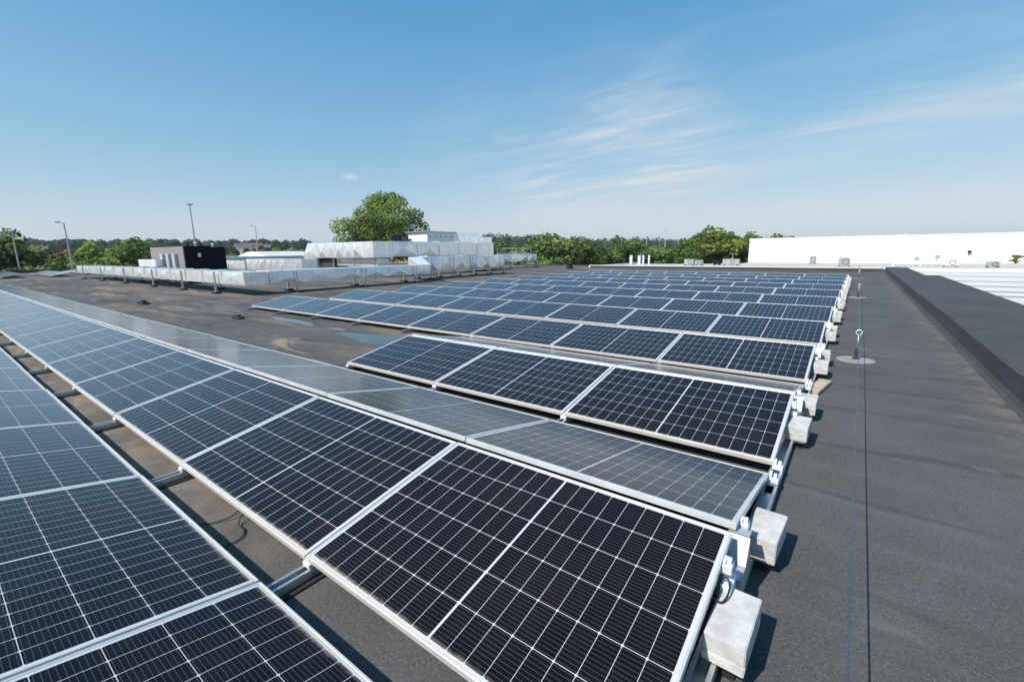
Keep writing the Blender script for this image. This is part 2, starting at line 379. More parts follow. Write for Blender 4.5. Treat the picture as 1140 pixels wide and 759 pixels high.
M['white_roof'] = mat_white_metal('white_roof_sheet', (0.60, 0.59, 0.57), 0, 3.0, 0.1)
M['slope_shade'] = simple('roof_slope_shade', (0.26, 0.26, 0.255), 0.8, 0, 0.1, 0.5, spec=0.05)  # grey puts the shade of the roof's corrugation slopes into colour
M['white_paint'] = simple('white_paint', (0.80, 0.80, 0.79), 0.5, 0, 0.04)
M['grey_paint'] = simple('grey_paint', (0.36, 0.37, 0.38), 0.5, 0.1, 0.1)
M['blue_glass'] = simple('dark_window', (0.02, 0.035, 0.06), 0.12)
M['masonry'] = simple('grey_wall_render', (0.30, 0.29, 0.28), 0.85, 0, 0.1, 1.0)
M['roof_tile'] = simple('slate_roof', (0.10, 0.10, 0.11), 0.8, 0, 0.2, 1.5)
M['brick_red'] = simple('red_roof_tiles', (0.22, 0.09, 0.06), 0.8, 0, 0.2, 1.5)
t = NT('water'); t.set(color=(0.035, 0.032, 0.028), rough=0.03, spec=0.6); t.bump(t.noise(t.wpos(), 5, 2), 0.03, 0.01); M['water'] = t.m
t = NT('grille'); sx = t.node('ShaderNodeSeparateXYZ'); t.link(t.wpos(), sx.inputs[0])
f = t.math('FRACT', t.math('MULTIPLY', sx.outputs[2], 12.0)); t.set(color=t.mix(t.math('GREATER_THAN', f, 0.5), (0.02, 0.02, 0.02), (0.09, 0.085, 0.08)), rough=0.6); M['grille'] = t.m

def mat_leaf(name, dark, light, trans=0.42):
    t = NT(name); a = t.node('ShaderNodeAttribute'); a.attribute_name = 'tint'
    oi = t.node('ShaderNodeObjectInfo')
    c = t.mix(a.outputs['Fac'], dark, light)
    hs = t.node('ShaderNodeHueSaturation'); t.link(c, hs.inputs['Color']); t.link(t.math('ADD', 0.485, t.math('MULTIPLY', oi.outputs['Random'], 0.03)), hs.inputs['Hue'])
    t.link(t.math('ADD', 0.85, t.math('MULTIPLY', oi.outputs['Random'], 0.3)), hs.inputs['Value'])
    t.set(color=hs.outputs[0], rough=0.6, spec=0.25)
    tr = t.node('ShaderNodeBsdfTranslucent'); t.link(hs.outputs[0], tr.inputs[0])
    mx = t.node('ShaderNodeMixShader'); mx.inputs[0].default_value = trans
    t.link(t.b.outputs[0], mx.inputs[1]); t.link(tr.outputs[0], mx.inputs[2]); t.link(mx.outputs[0], t.n['Material Output'].inputs[0])
    return t.m
M['leaf'] = mat_leaf('green_leaves', (0.075, 0.130, 0.024), (0.310, 0.380, 0.085))
M['leaf_dark'] = mat_leaf('dark_green_leaves', (0.050, 0.098, 0.024), (0.210, 0.285, 0.062))
M['leaf_pale'] = mat_leaf('pale_green_leaves', (0.100, 0.150, 0.038), (0.320, 0.370, 0.115))
M['leaf_red'] = mat_leaf('reddish_leaves', (0.100, 0.090, 0.028), (0.280, 0.200, 0.075))
M['leaf_far'] = mat_leaf('far_leaves', (0.040, 0.068, 0.034), (0.110, 0.155, 0.070))
M['bark'] = simple('bark', (0.085, 0.07, 0.055), 0.9, 0, 0.35, 4)

# ---------------------------------------------------------------- ground
GZ = -7.0
def zg(x, y):
    d = math.hypot(x, y)
    if d < 130: return GZ
    w = 0.5*(1+math.tanh((-x - 0.55*y - 40)/120.0))          # the land rises gently to the left
    return GZ + min((d-130)*0.028, 15.5)*w + 1.2*math.sin(x*0.011)*math.sin(y*0.009)*min(1, (d-130)/200)
gm = MB(); rings = [0, 40, 80, 120, 160, 200, 260, 330, 420, 520, 650, 800, 1000, 1300, 1700, 2300, 3200, 4500]
NA = 72; idx = []
for r in rings:
    row = []
    for k in range(NA):
        a = 2*math.pi*k/NA; x, y = r*math.cos(a), r*math.sin(a); row.append(len(gm.v)); gm.v.append((x, y, zg(x, y)))
        if r == 0: row = row*NA; break
    idx.append(row)
for i in range(len(rings)-1):
    for k in range(NA):
        k2 = (k+1) % NA; q = (idx[i][k], idx[i+1][k], idx[i+1][k2], idx[i][k2])
        gm.f.append(q if i else (q[0], q[1], q[2])); gm.m.append(0)
t = NT('fields'); p = t.wpos()
vz = t.node('ShaderNodeTexVoronoi'); t.link(t.wpos((0.010, 0.0055, 1)), vz.inputs[0]); vz.inputs['Scale'].default_value = 1.0
sx = t.node('ShaderNodeSeparateXYZ'); t.link(vz.outputs['Color'], sx.inputs[0])
c = t.mix(t.ramp(sx.outputs[0], 0.20, 0.24), (0.075, 0.105, 0.030), (0.36, 0.27, 0.15))
c = t.mix(t.ramp(sx.outputs[0], 0.78, 0.80), c, (0.12, 0.16, 0.045))
c = t.mix(t.math('MULTIPLY', t.ramp(t.noise(p, 0.6, 6, 0.7), 0.35, 0.7), 0.4), c, (0.05, 0.075, 0.02))
t.set(color=c, rough=0.95, spec=0.1)
tag(gm.build('ground', t.m), 'farmland with tan and green fields around the building', 'ground', kind='structure')

# ---------------------------------------------------------------- the roof we stand on
rm = MB(); rm.prism([(-68, -14), (3.45, -14), (3.45, 38.6), (-20, 38.6), (-20, 43), (-68, 43)], GZ-0.5, 0.0)
tag(rm.build('roof', M['bitumen']), 'flat dark bitumen roof carrying the solar panels', 'roof', kind='structure')
pm = MB(); rr = random.Random(8)
ys = [-14 + 0.45*k for k in range(93)] + [27.6, 27.605] + [27.9 + 0.45*k for k in range(24)]
rows_ = []
wav = 0.0
for y in ys:
    xo = 3.44 if y <= 27.6 else 2.95
    wav = 0.75*wav + rr.uniform(-.007, .007); wz = rr.uniform(-.006, .006)
    prof = [(1.715, 0.002), (1.765, 0.018), (1.795+wav*0.5, 0.06), (1.808+wav, 0.17+wz), (1.815+wav*1.3, 0.285+wz), (1.838+wav, 0.304+wz*0.6), (2.3, 0.312+wz), (2.7, 0.306-wz), (xo-0.06, 0.31), (xo, 0.285), (xo, -0.4)]
    rows_.append(len(pm.v)); pm.v += [(x, y, z) for x, z in prof]
for i in range(len(ys)-1):
    for k in range(10):
        pm.f.append((rows_[i]+k, rows_[i]+k+1, rows_[i+1]+k+1, rows_[i+1]+k)); pm.m.append(0)
pm.f.append(tuple(rows_[0]+k for k in range(11))); pm.f.append(tuple(rows_[-1]+k for k in reversed(range(11)))); pm.m += [0, 0]
tag(pm.build('parapet_wall', M['bitumen_wall']), 'wide low parapet covered in black bitumen along the right side of the walkway', 'parapet')
um = MB(); um.box(-20, 1.80, 38.301, 38.59, -0.02, 0.2)
tag(um.build('parapet_wall', M['bitumen_wall'], bevel=0.03), 'low dark parapet closing the roof beyond the last panel row', 'parapet')
um = MB(); um.box(-67.99, -67.6, -13, 42.4, -0.02, 0.30); um.box(-67.6, -20.3, 42.5, 42.98, -0.02, 0.12)
tag(um.build('parapet_wall', M['bitumen_wall'], bevel=0.03), 'dark roof edge in front of the trees at far left', 'parapet')
def puddle(pts, label):
    # smooth the outline, then a sheet just above the roof
    n = len(pts); P = []
    rnd = random.Random(len(label))
    for i in range(n):
        p0, p1, p2, p3 = (Vector(pts[(i+k) % n]).to_3d() for k in (-1, 0, 1, 2))
        for s in range(5):
            u = s/5; q = 0.5*((2*p1)+(p2-p0)*u+(2*p0-5*p1+4*p2-p3)*u*u+(3*p1-p0-3*p2+p3)*u**3)
            P.append((q.x+rnd.uniform(-.03, .03), q.y+rnd.uniform(-.02, .02), 0.004))
    m = MB(); m.quad(P); o = m.build('puddle', M['water']); tag(o, label, 'puddle', kind='structure')
puddle([(-8.13, 4.11), (-8.04, 4.24), (-7.63, 4.38), (-7.2, 4.49), (-6.73, 4.54), (-6.35, 4.39), (-6.16, 4.11), (-6.3, 3.92), (-6.69, 3.81), (-7.36, 3.98)], 'rain puddle reflecting blue sky left of the short panel row')
puddle([(-11.79, 4.55), (-11.41, 4.69), (-10.44, 4.67), (-9.63, 4.54), (-9.43, 4.36), (-10.11, 4.39), (-10.89, 4.39)], 'narrow shallow puddle under the first long panel row')

# ---------------------------------------------------------------- solar panels
TH = 0.1893; ZL = 0.12; S = 1.742
CT, ST = math.cos(TH), math.sin(TH)
GR, GV = 0.0797, 0.2173
PITCH = 2*PL*CT + GR + GV
def ylow(tn, face):
    y0 = (tn-1)*PITCH
    return y0 if face == 'N' else y0 + 2*PL*CT + GR
proto = empty('solar_panel', (0, 0, 0), 'solar panel', 'solar panel')
fm = MB(); h = 0.035; w = 0.011; W2 = PW/2
fm.box(-W2, W2, 0, w, -h, 0); fm.box(-W2, W2, PL-w, PL, -h, 0)
fm.box(-W2, -W2+w, w, PL-w, -h, 0); fm.box(W2-w, W2, w, PL-w, -h, 0)
frame = fm.build('frame', M['frame'], proto, bevel=0.0012, seg=1)
g = MB(); g.box(-W2+w, W2-w, w, PL-w, -0.0075, -0.0025)
glass = g.build('cell_sheet', [M['cells'], M['backsheet']], proto)
for pl in glass.data.polygons:
    if pl.normal.z < 0.5: pl.material_index = 1
ORD = ['right end panel', 'second from its right end', 'third from its right end', 'fourth from its right end', 'fifth from its right end',
       'sixth from its right end', 'seventh from its right end', 'eighth from its right end']
WORD = ['first', 'second', 'third', 'fourth', 'fifth', 'sixth', 'seventh', 'eighth', 'ninth', 'tenth', 'eleventh', 'twelfth', 'thirteenth', 'fourteenth', 'fifteenth',
        'sixteenth', 'seventeenth', 'eighteenth', 'nineteenth', 'twentieth', 'twenty-first', 'twenty-second', 'twenty-third', 'twenty-fourth', 'twenty-fifth', 'twenty-sixth', 'twenty-seventh', 'twenty-eighth', 'twenty-ninth']
first = [True]; prnd = random.Random(5)
def panel(xc, yl, face, label, group, zl=ZL):
    o = proto if first[0] else copy_tree(proto); first[0] = False
    j = prnd.uniform
    o.location = (xc + j(-.002, .002), yl + j(-.003, .003), zl + j(-.002, .002))
    o.rotation_euler = (TH + j(-.003, .003), j(-.0015, .0015), (0 if face == 'N' else math.pi) + j(-.0012, .0012))
    tag(o, label, 'solar panel', group)
def row(tn, face, n, text, group):
    for k in range(n):
        where = 'right end' if k == 0 else ('left end' if (k == n-1 and n <= 8) else WORD[k] + ' from right')
        panel(-(k*S + PW/2), ylow(tn, face), face, text + ', ' + where, group)
row(0, 'F', 8, 'dark solar panel in the bottom left corner row, nearest camera', 'panels of the corner row')
row(1, 'N', 19, 'dark solar panel in the big front row facing the camera', 'panels of the front row')
row(1, 'F', 25, 'grey solar panel in the row sloping away behind the front row', 'panels sloping away behind the front row')
row(2, 'N', 3, 'dark solar panel in the short row of three', 'panels of the short row')
row(2, 'F', 3, 'grey solar panel glimpsed sloping away behind the short row of three', 'panels behind the short row')
for tn in range(3, 12):
    row(tn, 'N', 8, 'dark solar panel in the %s eight-panel row from the front' % (WORD[tn-3] if tn < 11 else 'last'), 'panels of the eight-panel rows')
for k, (x0, y0, nm) in enumerate([(-52.5, 3.45, 'nearest'), (-51.5, 6.1, 'middle'), (-55.0, 8.8, 'farthest')]):
    for j in range(6):
        panel(x0 - j*S - PW/2, y0, 'N', 'pale solar panel by far left roof edge, %s of three rows, %s' % (nm, 'right end' if j == 0 else WORD[j] + ' from right'), 'panels at the far left roof edge')

# ---------------------------------------------------------------- rails and supports
def rail_mesh(x0, x1, y0, y1, z0=0.012, z1=0.055):
    m = MB(); t_ = 0.006
    m.box(x0, x1, y0, y1, z0, z0+t_)                                  # U channel
    m.box(x0, x0+t_, y0, y1, z0+t_, z1); m.box(x1-t_, x1, y0, y1, z0+t_, z1)
    m.box(x0+t_, x0+0.018, y0, y1, z1-t_, z1); m.box(x1-0.018, x1-t_, y0, y1, z1-t_, z1)
    return m
# short rail crossing a valley under a panel joint
vr = empty('mounting_rail', (0, 0, 0), 'rail', 'rail', 'rails crossing the gaps under panel joints')
rail_mesh(-0.035, 0.035, -GV-0.22, 0.22).build('channel', M['alu_dull'], vr)
for yy in (-GV-0.02, 0.0):
    cm = MB(); cm.box(-0.03, 0.03, yy-0.004, yy+0.022, 0.057, 0.083); cm.box(-0.012, 0.012, yy+0.004, yy+0.012, 0.083, 0.105)
    cm.build('clamp', M['white_plate'], vr, bevel=0.002, seg=1)
pd = MB(); pd.box(-0.07, 0.07, -GV-0.18, 0.18, 0.0005, 0.011); pd.build('rubber_pad', M['rubber'], vr)
vfirst = True
def valley_rail(x, tn, label):
    global vfirst
    o = vr if vfirst else copy_tree(vr); vfirst = False
    o.location = (x, (tn-1)*PITCH + (0.30 if tn == 3 else 0), 0); tag(o, label, 'rail', 'rails crossing the gaps under panel joints')
for k in range(1, 10): valley_rail(-k*S + 0.01, 1, 'metal rail crossing the front gutter gap, %s joint from the bottom' % WORD[k-1])
for k in range(1, 4): valley_rail(-k*S + 0.01, 2, 'white clamped rail under low edge of short row, %s joint from its right end' % WORD[k-1])
for k in range(1, 9): valley_rail(-k*S + 0.01, 3, 'rail foot under low edge of first eight-panel row, %s joint from its right end' % WORD[k-1])

# end support at the right end of each tent
es = empty('panel_support', (0, 0, 0), 'support', 'support', 'supports at the right ends of the rows')
rail_mesh(-0.02, 0.062, -0.30, 2.31+0.03, 0.014, 0.066).build('channel', M['alu_dull'], es)
rp = MB(); yr = PL*CT; zr = ZL + PL*ST
# folded ridge post: foot on the rail, front web, lit shelf, back web leaning up to the far panel
def plate(m, pts, th=0.004, x0=-0.030, x1=0.060):
    for (ya, za), (yb, zb) in zip(pts[:-1], pts[1:]):
        d = Vector((0, yb-ya, zb-za)).normalized(); n = Vector((0, -d.z, d.y))*th
        P = [Vector((x, y, z)) for x in (x0, x1) for (y, z) in ((ya, za), (yb, zb))]
        i = len(m.v); m.v += [tuple(q) for q in P] + [tuple(q+n) for q in P]
        for f in ((0, 1, 3, 2), (4, 6, 7, 5), (0, 4, 5, 1), (2, 3, 7, 6), (0, 2, 6, 4), (1, 5, 7, 3)): m.f.append(tuple(i+q for q in f)); m.m.append(0)
plate(rp, [(yr-0.11, 0.068), (yr-0.10, 0.165)]); plate(rp, [(yr-0.098, 0.169), (yr-0.005, 0.175)]); plate(rp, [(yr+0.0, 0.178), (yr+GR-0.01, zr-0.045)])
plate(rp, [(yr+GR-0.006, zr-0.043), (yr+GR+0.06, zr-0.05)])
for x in (0.0605,):
    i = len(rp.v); rp.v += [(x, yr-0.10, 0.07), (x, yr+0.16, 0.07), (x, yr+GR-0.01, zr-0.045), (x, yr, 0.178), (x, yr-0.098, 0.165),
                            (x+.004, yr-0.10, 0.07), (x+.004, yr+0.16, 0.07), (x+.004, yr+GR-0.01, zr-0.045), (x+.004, yr, 0.178), (x+.004, yr-0.098, 0.165)]
    rp.f += [(i, i+1, i+2, i+3, i+4), (i+9, i+8, i+7, i+6, i+5)] + [(i+k, i+(k+1) % 5, i+5+(k+1) % 5, i+5+k) for k in range(5)]; rp.m += [0]*7
rp.build('ridge_post', M['post_plate'], es)
for nm, y, z in (('clamp', yr-0.17, ZL+(PL-0.17)*ST), ('clamp', yr+GR+0.10, zr-0.10*ST-0.004)):
    cm = MB(); cm.box(0.002, 0.040, y-0.03, y+0.03, z-0.05, z-0.012); cm.box(0.002, 0.014, y-0.022, y+0.022, z-0.012, z+0.006); cm.box(0.016, 0.034, y-0.012, y+0.012, z-0.012, z+0.012)
    cm.build(nm, M['white_plate'], es, bevel=0.002, seg=1)
br = MB(); br.box(0.004, 0.05, yr-0.23, yr-0.12, 0.068, 0.215); br.build('bracket', M['white_plate'], es, bevel=0.004, seg=1)
for y in (0.01, 2.31):
    cm = MB(); cm.box(-0.005, 0.060, y-0.03, y+0.03, 0.068, 0.100); cm.box(0.003, 0.02, y-0.025, y+0.025, 0.100, 0.135); cm.box(0.028, 0.048, y-0.014, y+0.014, 0.100, 0.128)
    cm.build('low_clamp', M['white_plate'], es, bevel=0.002, seg=1)
for y in (0.64, 1.38):
    bt = MB(); bt.box(0.064, 0.135, y, y+0.28, 0.058, 0.062); bt.build('ballast_tray', M['alu_dull'], es)
for y in (0.66, 1.40):
    pd = MB(); pd.box(-0.03, 0.12, y, y+0.24, 0.0005, 0.013); pd.build('rubber_pad', M['rubber'], es)
ROWNAME = {1: 'big front row', 2: 'short row of three'}
for tn in range(1, 12):
    o = es if tn == 1 else copy_tree(es)
    o.location = (0, (tn-1)*PITCH, 0)
    nm = ROWNAME.get(tn, '%s eight-panel row' % (WORD[tn-3] if tn < 11 else 'last'))
    tag(o, 'metal rail and bent post holding the right end of the %s' % nm, 'support', 'supports at the right ends of the rows')
# concrete ballast blocks, a pair per row end
def block_mesh(seed):
    rr = random.Random(seed); bm = bmesh.new()
    for z0, z1, sh in ((0.0, 0.0445, 0.0), (0.0450, 0.122, 0.0008)):
        r = bmesh.ops.create_cube(bm, size=1.0)
        for v in r['verts']:
            v.co = Vector((v.co.x*0.152, v.co.y*0.31, (v.co.z+0.5)*(z1-z0)+z0)) + Vector((rr.uniform(-.002, .002)+sh, rr.uniform(-.003, .003), 0))
    bmesh.ops.bevel(bm, geom=bm.edges[:], offset=0.0035, segments=2, affect='EDGES')
    me = bpy.data.meshes.new('concrete_block'); bm.to_mesh(me); bm.free(); me.materials.append(M['concrete'])
    return me
bmeshes = [block_mesh(i) for i in range(3)]; brnd = random.Random(3)
for tn in range(1, 12):
    nm = ROWNAME.get(tn, '%s eight-panel row' % (WORD[tn-3] if tn < 11 else 'last'))
    for j, (yy, w_) in enumerate(((0.775, 'nearer'), (1.52, 'farther'))):
        o = bpy.data.objects.new('concrete_block', bmeshes[(tn+j) % 3]); C.objects.link(o)
        o.location = (0.084 + brnd.uniform(-.006, .012), (tn-1)*PITCH + yy + brnd.uniform(-.025, .025), 0.068)
        o.rotation_euler = (0, 0, brnd.uniform(-.06, .06))
        tag(o, 'pale concrete block, %s of the pair at right end of the %s' % (w_, nm), 'ballast block', 'concrete ballast blocks at the row ends')
m = MB(); m.box(-0.065, 0.065, -0.33, 0.33, 0, 0.045)
o = m.build('paving_slab', M['paver'], None, bevel=0.006); o.location = (0.115, 5.19, 0.001); o.rotation_euler = (0, 0, R(-9))
tag(o, 'loose flat tan slab lying beside the short row of three', 'slab')
# black cable loops in the front gutter
def cable(pts, r, label):
    m = MB(); P = [Vector(q) for q in pts]; out = []
    for i in range(len(P)-1):
        p0, p1, p2, p3 = P[max(i-1, 0)], P[i], P[i+1], P[min(i+2, len(P)-1)]
        for s in range(6):
            u = s/6; out.append(0.5*((2*p1)+(p2-p0)*u+(2*p0-5*p1+4*p2-p3)*u*u+(3*p1-p0-3*p2+p3)*u**3))
    out.append(P[-1]); m.tube(out, r, 8); o = m.build('power_cable', M['black_wire'], smooth=True); tag(o, label, 'cable')
cable([(-2.62, 0.10, 0.088), (-2.60, 0.02, 0.03), (-2.63, -0.08, 0.012), (-2.74, -0.24, 0.012), (-2.78, -0.36, 0.03)], 0.004, 'black power cable looping across the front gutter, upper of two')
cable([(-2.55, 0.08, 0.085), (-2.50, -0.01, 0.02), (-2.40, -0.02, 0.010), (-2.33, -0.09, 0.010), (-2.36, -0.24, 0.012), (-2.42, -0.36, 0.03)], 0.004, 'black power cable looping across the front gutter, lower of two')
cable([(-0.02, 0.88, 0.25), (0.03, 0.90, 0.245), (0.045, 0.86, 0.215), (0.03, 0.80, 0.20), (-0.02, 0.78, 0.23)], 0.004, 'black cable loop hanging beside the nearest concrete block')

# ---------------------------------------------------------------- fall protection line
def anchor(y, label, first=[None]):
    if first[0] is None:
        a = empty('anchor_post', (0.45, y, 0), label, 'anchor post', 'anchor posts of the safety line')
        m = MB(); m.lathe([(0.235, 0.0006), (0.235, 0.010), (0.215, 0.018), (0.08, 0.024)], n=40); m.build('base_disc', M['anchor_disc'], a, smooth=False)
        m = MB(); m.lathe([(0.045, 0.0245), (0.045, 0.04), (0.024, 0.05), (0.022, 0.16), (0.014, 0.175)], n=16); m.build('sleeve', M['rubber'], a, smooth=True)
        m = MB(); m.tube([(0, 0, 0.176), (0, 0, 0.375)], 0.0095, 12); m.build('rod', M['steel'], a, smooth=True)
        m = MB(); m.tube([(0.036*math.cos(2*math.pi*k/16), 0.0, 0.411+0.036*math.sin(2*math.pi*k/16)) for k in range(17)], 0.0085, 8, cap=False); m.build('eye_ring', M['alu'], a, smooth=True)
        first[0] = a
    else:
        a = copy_tree(first[0]); a.location = (0.45, y, 0); a['label'] = label
    return a
anchor(7.12, 'nearest steel anchor post with eye ring on a round grey disc')
anchor(17.55, 'middle steel anchor post on a disc, halfway along the walkway')
anchor(29.3, 'farthest steel anchor post on a disc near the far parapet')
m = MB(); P = []
ys = [-6, 7.12, 17.55, 29.3, 37.6]
for a_, b_ in zip(ys[:-1], ys[1:]):
    for k in range(12):
        u = k/12; P.append((0.45 - (0.035 if a_ < 0 else 0)*(1-u), a_+(b_-a_)*u, 0.411 - 0.05*4*u*(1-u)))
P.append((0.45, 37.6, 0.41)); m.tube(P, 0.0037, 8)
tag(m.build('safety_cable', M['steel_wire'], smooth=True), 'thin steel safety cable strung through the anchor posts along the walkway', 'cable')
m = MB(); m.lathe([(0.05, 0.0), (0.05, 0.02), (0.02, 0.03), (0.018, 0.43)], (0.45, 37.62, 0.0005), 12)
tag(m.build('end_post', M['steel']), 'short steel end post of the safety cable by the far parapet', 'post')

# ---------------------------------------------------------------- ducts and plant on the left roof
def duct_mesh(x0, x1, y0, y1, z0, z1, seg, bulge=0.045, rib=True):
    """sheet-metal duct: every sheet is cross-broken, so each face is a shallow pyramid"""
    m = MB(); along_x = (x1-x0) >= (y1-y0); Ln = (x1-x0) if along_x else (y1-y0); n = max(1, round(Ln/seg)); rr = random.Random(int(abs(x0*10+y0*7)))
    def pyr(a, b, c, d, nrm):
        ctr = (Vector(a)+Vector(b)+Vector(c)+Vector(d))/4 + Vector(nrm)*bulge*rr.choice((0.15, 0.5, 0.8, 1.2)) + (Vector(b)-Vector(a))*rr.uniform(-.16, .16) + (Vector(d)-Vector(a))*rr.uniform(-.12, .12)
        for p, q in ((a, b), (b, c), (c, d), (d, a)): m.quad([p, q, tuple(ctr)])
    for k in range(n):
        u0, u1 = k/n, (k+1)/n
        if along_x: a0, a1, b0, b1 = x0+Ln*u0, x0+Ln*u1, y0, y1
        else: a0, a1, b0, b1 = x0, x1, y0+Ln*u0, y0+Ln*u1
        A = dict(l=(a0, b0), r=(a1, b0), R=(a1, b1), L=(a0, b1))
        sides = [((a0, b0), (a1, b0), (0, -1, 0)), ((a1, b1), (a0, b1), (0, 1, 0))] if along_x else [((a1, b0), (a1, b1), (1, 0, 0)), ((a0, b1), (a0, b0), (-1, 0, 0))]
        for (p, q, nr) in sides: pyr((*p, z0), (*q, z0), (*q, z1), (*p, z1), nr)
        pyr((a0, b0, z1), (a1, b0, z1), (a1, b1, z1), (a0, b1, z1), (0, 0, 0.12))
        m.quad([(a0, b0, z0), (a0, b1, z0), (a1, b1, z0), (a1, b0, z0)])
        if rib and 0 < k:
            e = 0.02
            if along_x: m.box(a0-e, a0+e, y0-0.05, y1+0.05, z0-0.03, z1+0.035)
            else: m.box(x0-0.05, x1+0.05, b0-e, b0+e, z0-0.03, z1+0.035)
    for end in ((0, 1) ):
        if along_x: x = (x0, x1)[end]; m.quad([(x, y0, z0), (x, y1, z0), (x, y1, z1), (x, y0, z1)])
        else: y = (y0, y1)[end]; m.quad([(x0, y, z0), (x1, y, z0), (x1, y, z1), (x0, y, z1)])
    return m
def leg(parent, x, y, zt, foot=True):
    m = MB(); m.box(x-0.035, x+0.035, y-0.035, y+0.035, 0.10, zt); m.box(x-0.10, x+0.10, y-0.06, y+0.06, 0.09, 0.11)
    l = m.build('leg', M['steel'], parent)
    m = MB(); m.box(x-0.19, x+0.19, y-0.13, y+0.13, 0.0006, 0.089); m.build('rubber_foot', M['rubber'], l, bevel=0.015, seg=1)
d1 = empty('air_duct', (0, 0, 0), 'long low silver duct on legs running to the far left roof edge', 'duct', 'silver air ducts on the roof')
duct_mesh(-47.2, -18.8, 6.95, 7.9, 0.42, 0.92, 2.1, 0.03).build('casing', M['foil'], d1)
for x in (-44.5, -39.5, -34.3, -29.2, -25.0, -21.2): leg(d1, x, 6.80, 0.9)
for x in (-42.0, -36.0, -30.5, -24.0): leg(d1, x, 8.05, 0.9)
d2 = empty('air_duct', (0, 0, 0), 'silver duct with diagonal creases turning back from the long low duct corner', 'duct', 'silver air ducts on the roof')
duct_mesh(-19.9, -18.8, 7.93, 16.8, 0.42, 0.94, 1.5, 0.10, False).build('casing', M['foil'], d2)
for y in (9.0, 12.4, 15.6): leg(d2, -18.66, y, 0.9); leg(d2, -20.04, y+0.3, 0.9)
d3 = empty('air_duct', (0, 0, 0), 'taller silver duct on many legs behind the panel row ends', 'duct', 'silver air ducts on the roof')
m = duct_mesh(-21.6, -20.4, 17.6, 25.6, 0.50, 1.34, 1.3, 0.15, False)
m.quad([(-19.9, 16.84, 0.94), (-18.8, 16.84, 0.94), (-20.4, 17.6, 1.34), (-21.6, 17.6, 1.34)]); m.quad([(-19.9, 16.84, 0.42), (-21.6, 17.6, 0.5), (-20.4, 17.6, 0.5), (-18.8, 16.84, 0.42)])
m.quad([(-18.8, 16.84, 0.42), (-20.4, 17.6, 0.5), (-20.4, 17.6, 1.34), (-18.8, 16.84, 0.94)]); m.quad([(-19.9, 16.84, 0.42), (-19.9, 16.84, 0.94), (-21.6, 17.6, 1.34), (-21.6, 17.6, 0.5)])
m.build('casing', M['foil'], d3)
for y in (18.2, 20.1, 21.9, 23.6, 25.3): leg(d3, -20.24, y, 1.3); leg(d3, -21.76, y+0.2, 1.3)
d4 = empty('air_duct', (0, 0, 0), 'silver duct tail with stepped underside ending near the railing', 'duct', 'silver air ducts on the roof')
duct_mesh(-27.2, -26.0, 27.5, 38.2, 0.62, 1.34, 1.6, 0.14, False).build('casing', M['foil'], d4)
for y in (28.4, 31.0, 33.6, 36.2, 37.9): leg(d4, -25.84, y, 1.3)
d5 = empty('air_duct', (0, 0, 0), 'big raised silver duct in front of the tall leafy tree', 'duct', 'silver air ducts on the roof')
m = duct_mesh(-31.6, -25.0, 17.6, 19.2, 1.30, 2.36, 1.1, 0.17, False); m.build('casing', M['foil'], d5)
m = duct_mesh(-26.4, -25.0, 19.22, 30.0, 1.35, 2.38, 2.2, 0.07); m.build('side_run', M['foil'], d5)
# elbow dropping to the roof at the left end, open below
m = MB(); prof = [(-31.62, 2.36), (-32.9, 2.40), (-33.7, 1.45), (-33.1, 0.55), (-32.4, 0.55), (-31.9, 1.25), (-31.62, 1.30)]
i = len(m.v); n = len(prof); m.v += [(x, 17.6, z) for x, z in prof] + [(x, 19.2, z) for x, z in prof]
ctr = len(m.v); m.v += [(-32.6, 17.45, 1.75), (-32.6, 19.35, 1.75)]
for k in range(n):
    m.f.append((i+k, i+(k+1) % n, ctr)); m.m.append(0); m.f.append((i+n+k, i+n+(k+1) % n, ctr+1)); m.m.append(0)
    m.f.append((i+k, i+(k+1) % n, i+n+(k+1) % n, i+n+k)); m.m.append(0)
m.build('elbow', M['foil'], d5)
m = MB(); m.box(-32.2, -30.0, 17.9, 19.0, 0.45, 1.22); m.build('intake_grille', M['grille'], d5)
m = MB(); m.box(-29.9, -25.2, 18.0, 19.0, 0.75, 1.24); m.build('lower_box', M['foil'], d5)
for x, y in ((-31.8, 17.7), (-29.9, 17.75), (-27.4, 17.75), (-25.2, 17.8), (-24.9, 21.5), (-24.9, 25.0), (-24.9, 28.8)): leg(d5, x, y, 1.3)
d6 = empty('air_duct', (0, 0, 0), 'low silver duct between the dark plant room and the raised duct', 'duct', 'silver air ducts on the roof')
duct_mesh(-33.6, -26.3, 13.4, 14.4, 0.55, 1.30, 0.9, 0.08, False).build('casing', M['foil'], d6)
for x in (-33.0, -29.5, -26.8): leg(d6, x, 13.25, 0.6)
d7 = empty('air_duct', (0, 0, 0), 'low grey duct beside the dark plant room, right of it', 'duct', 'silver air ducts on the roof')
duct_mesh(-40.0, -33.7, 13.3, 14.2, 0.60, 1.18, 1.2, 0.05, False).build('casing', M['foil'], d7)
for x in (-39.0, -36.0): leg(d7, x, 13.15, 0.9)
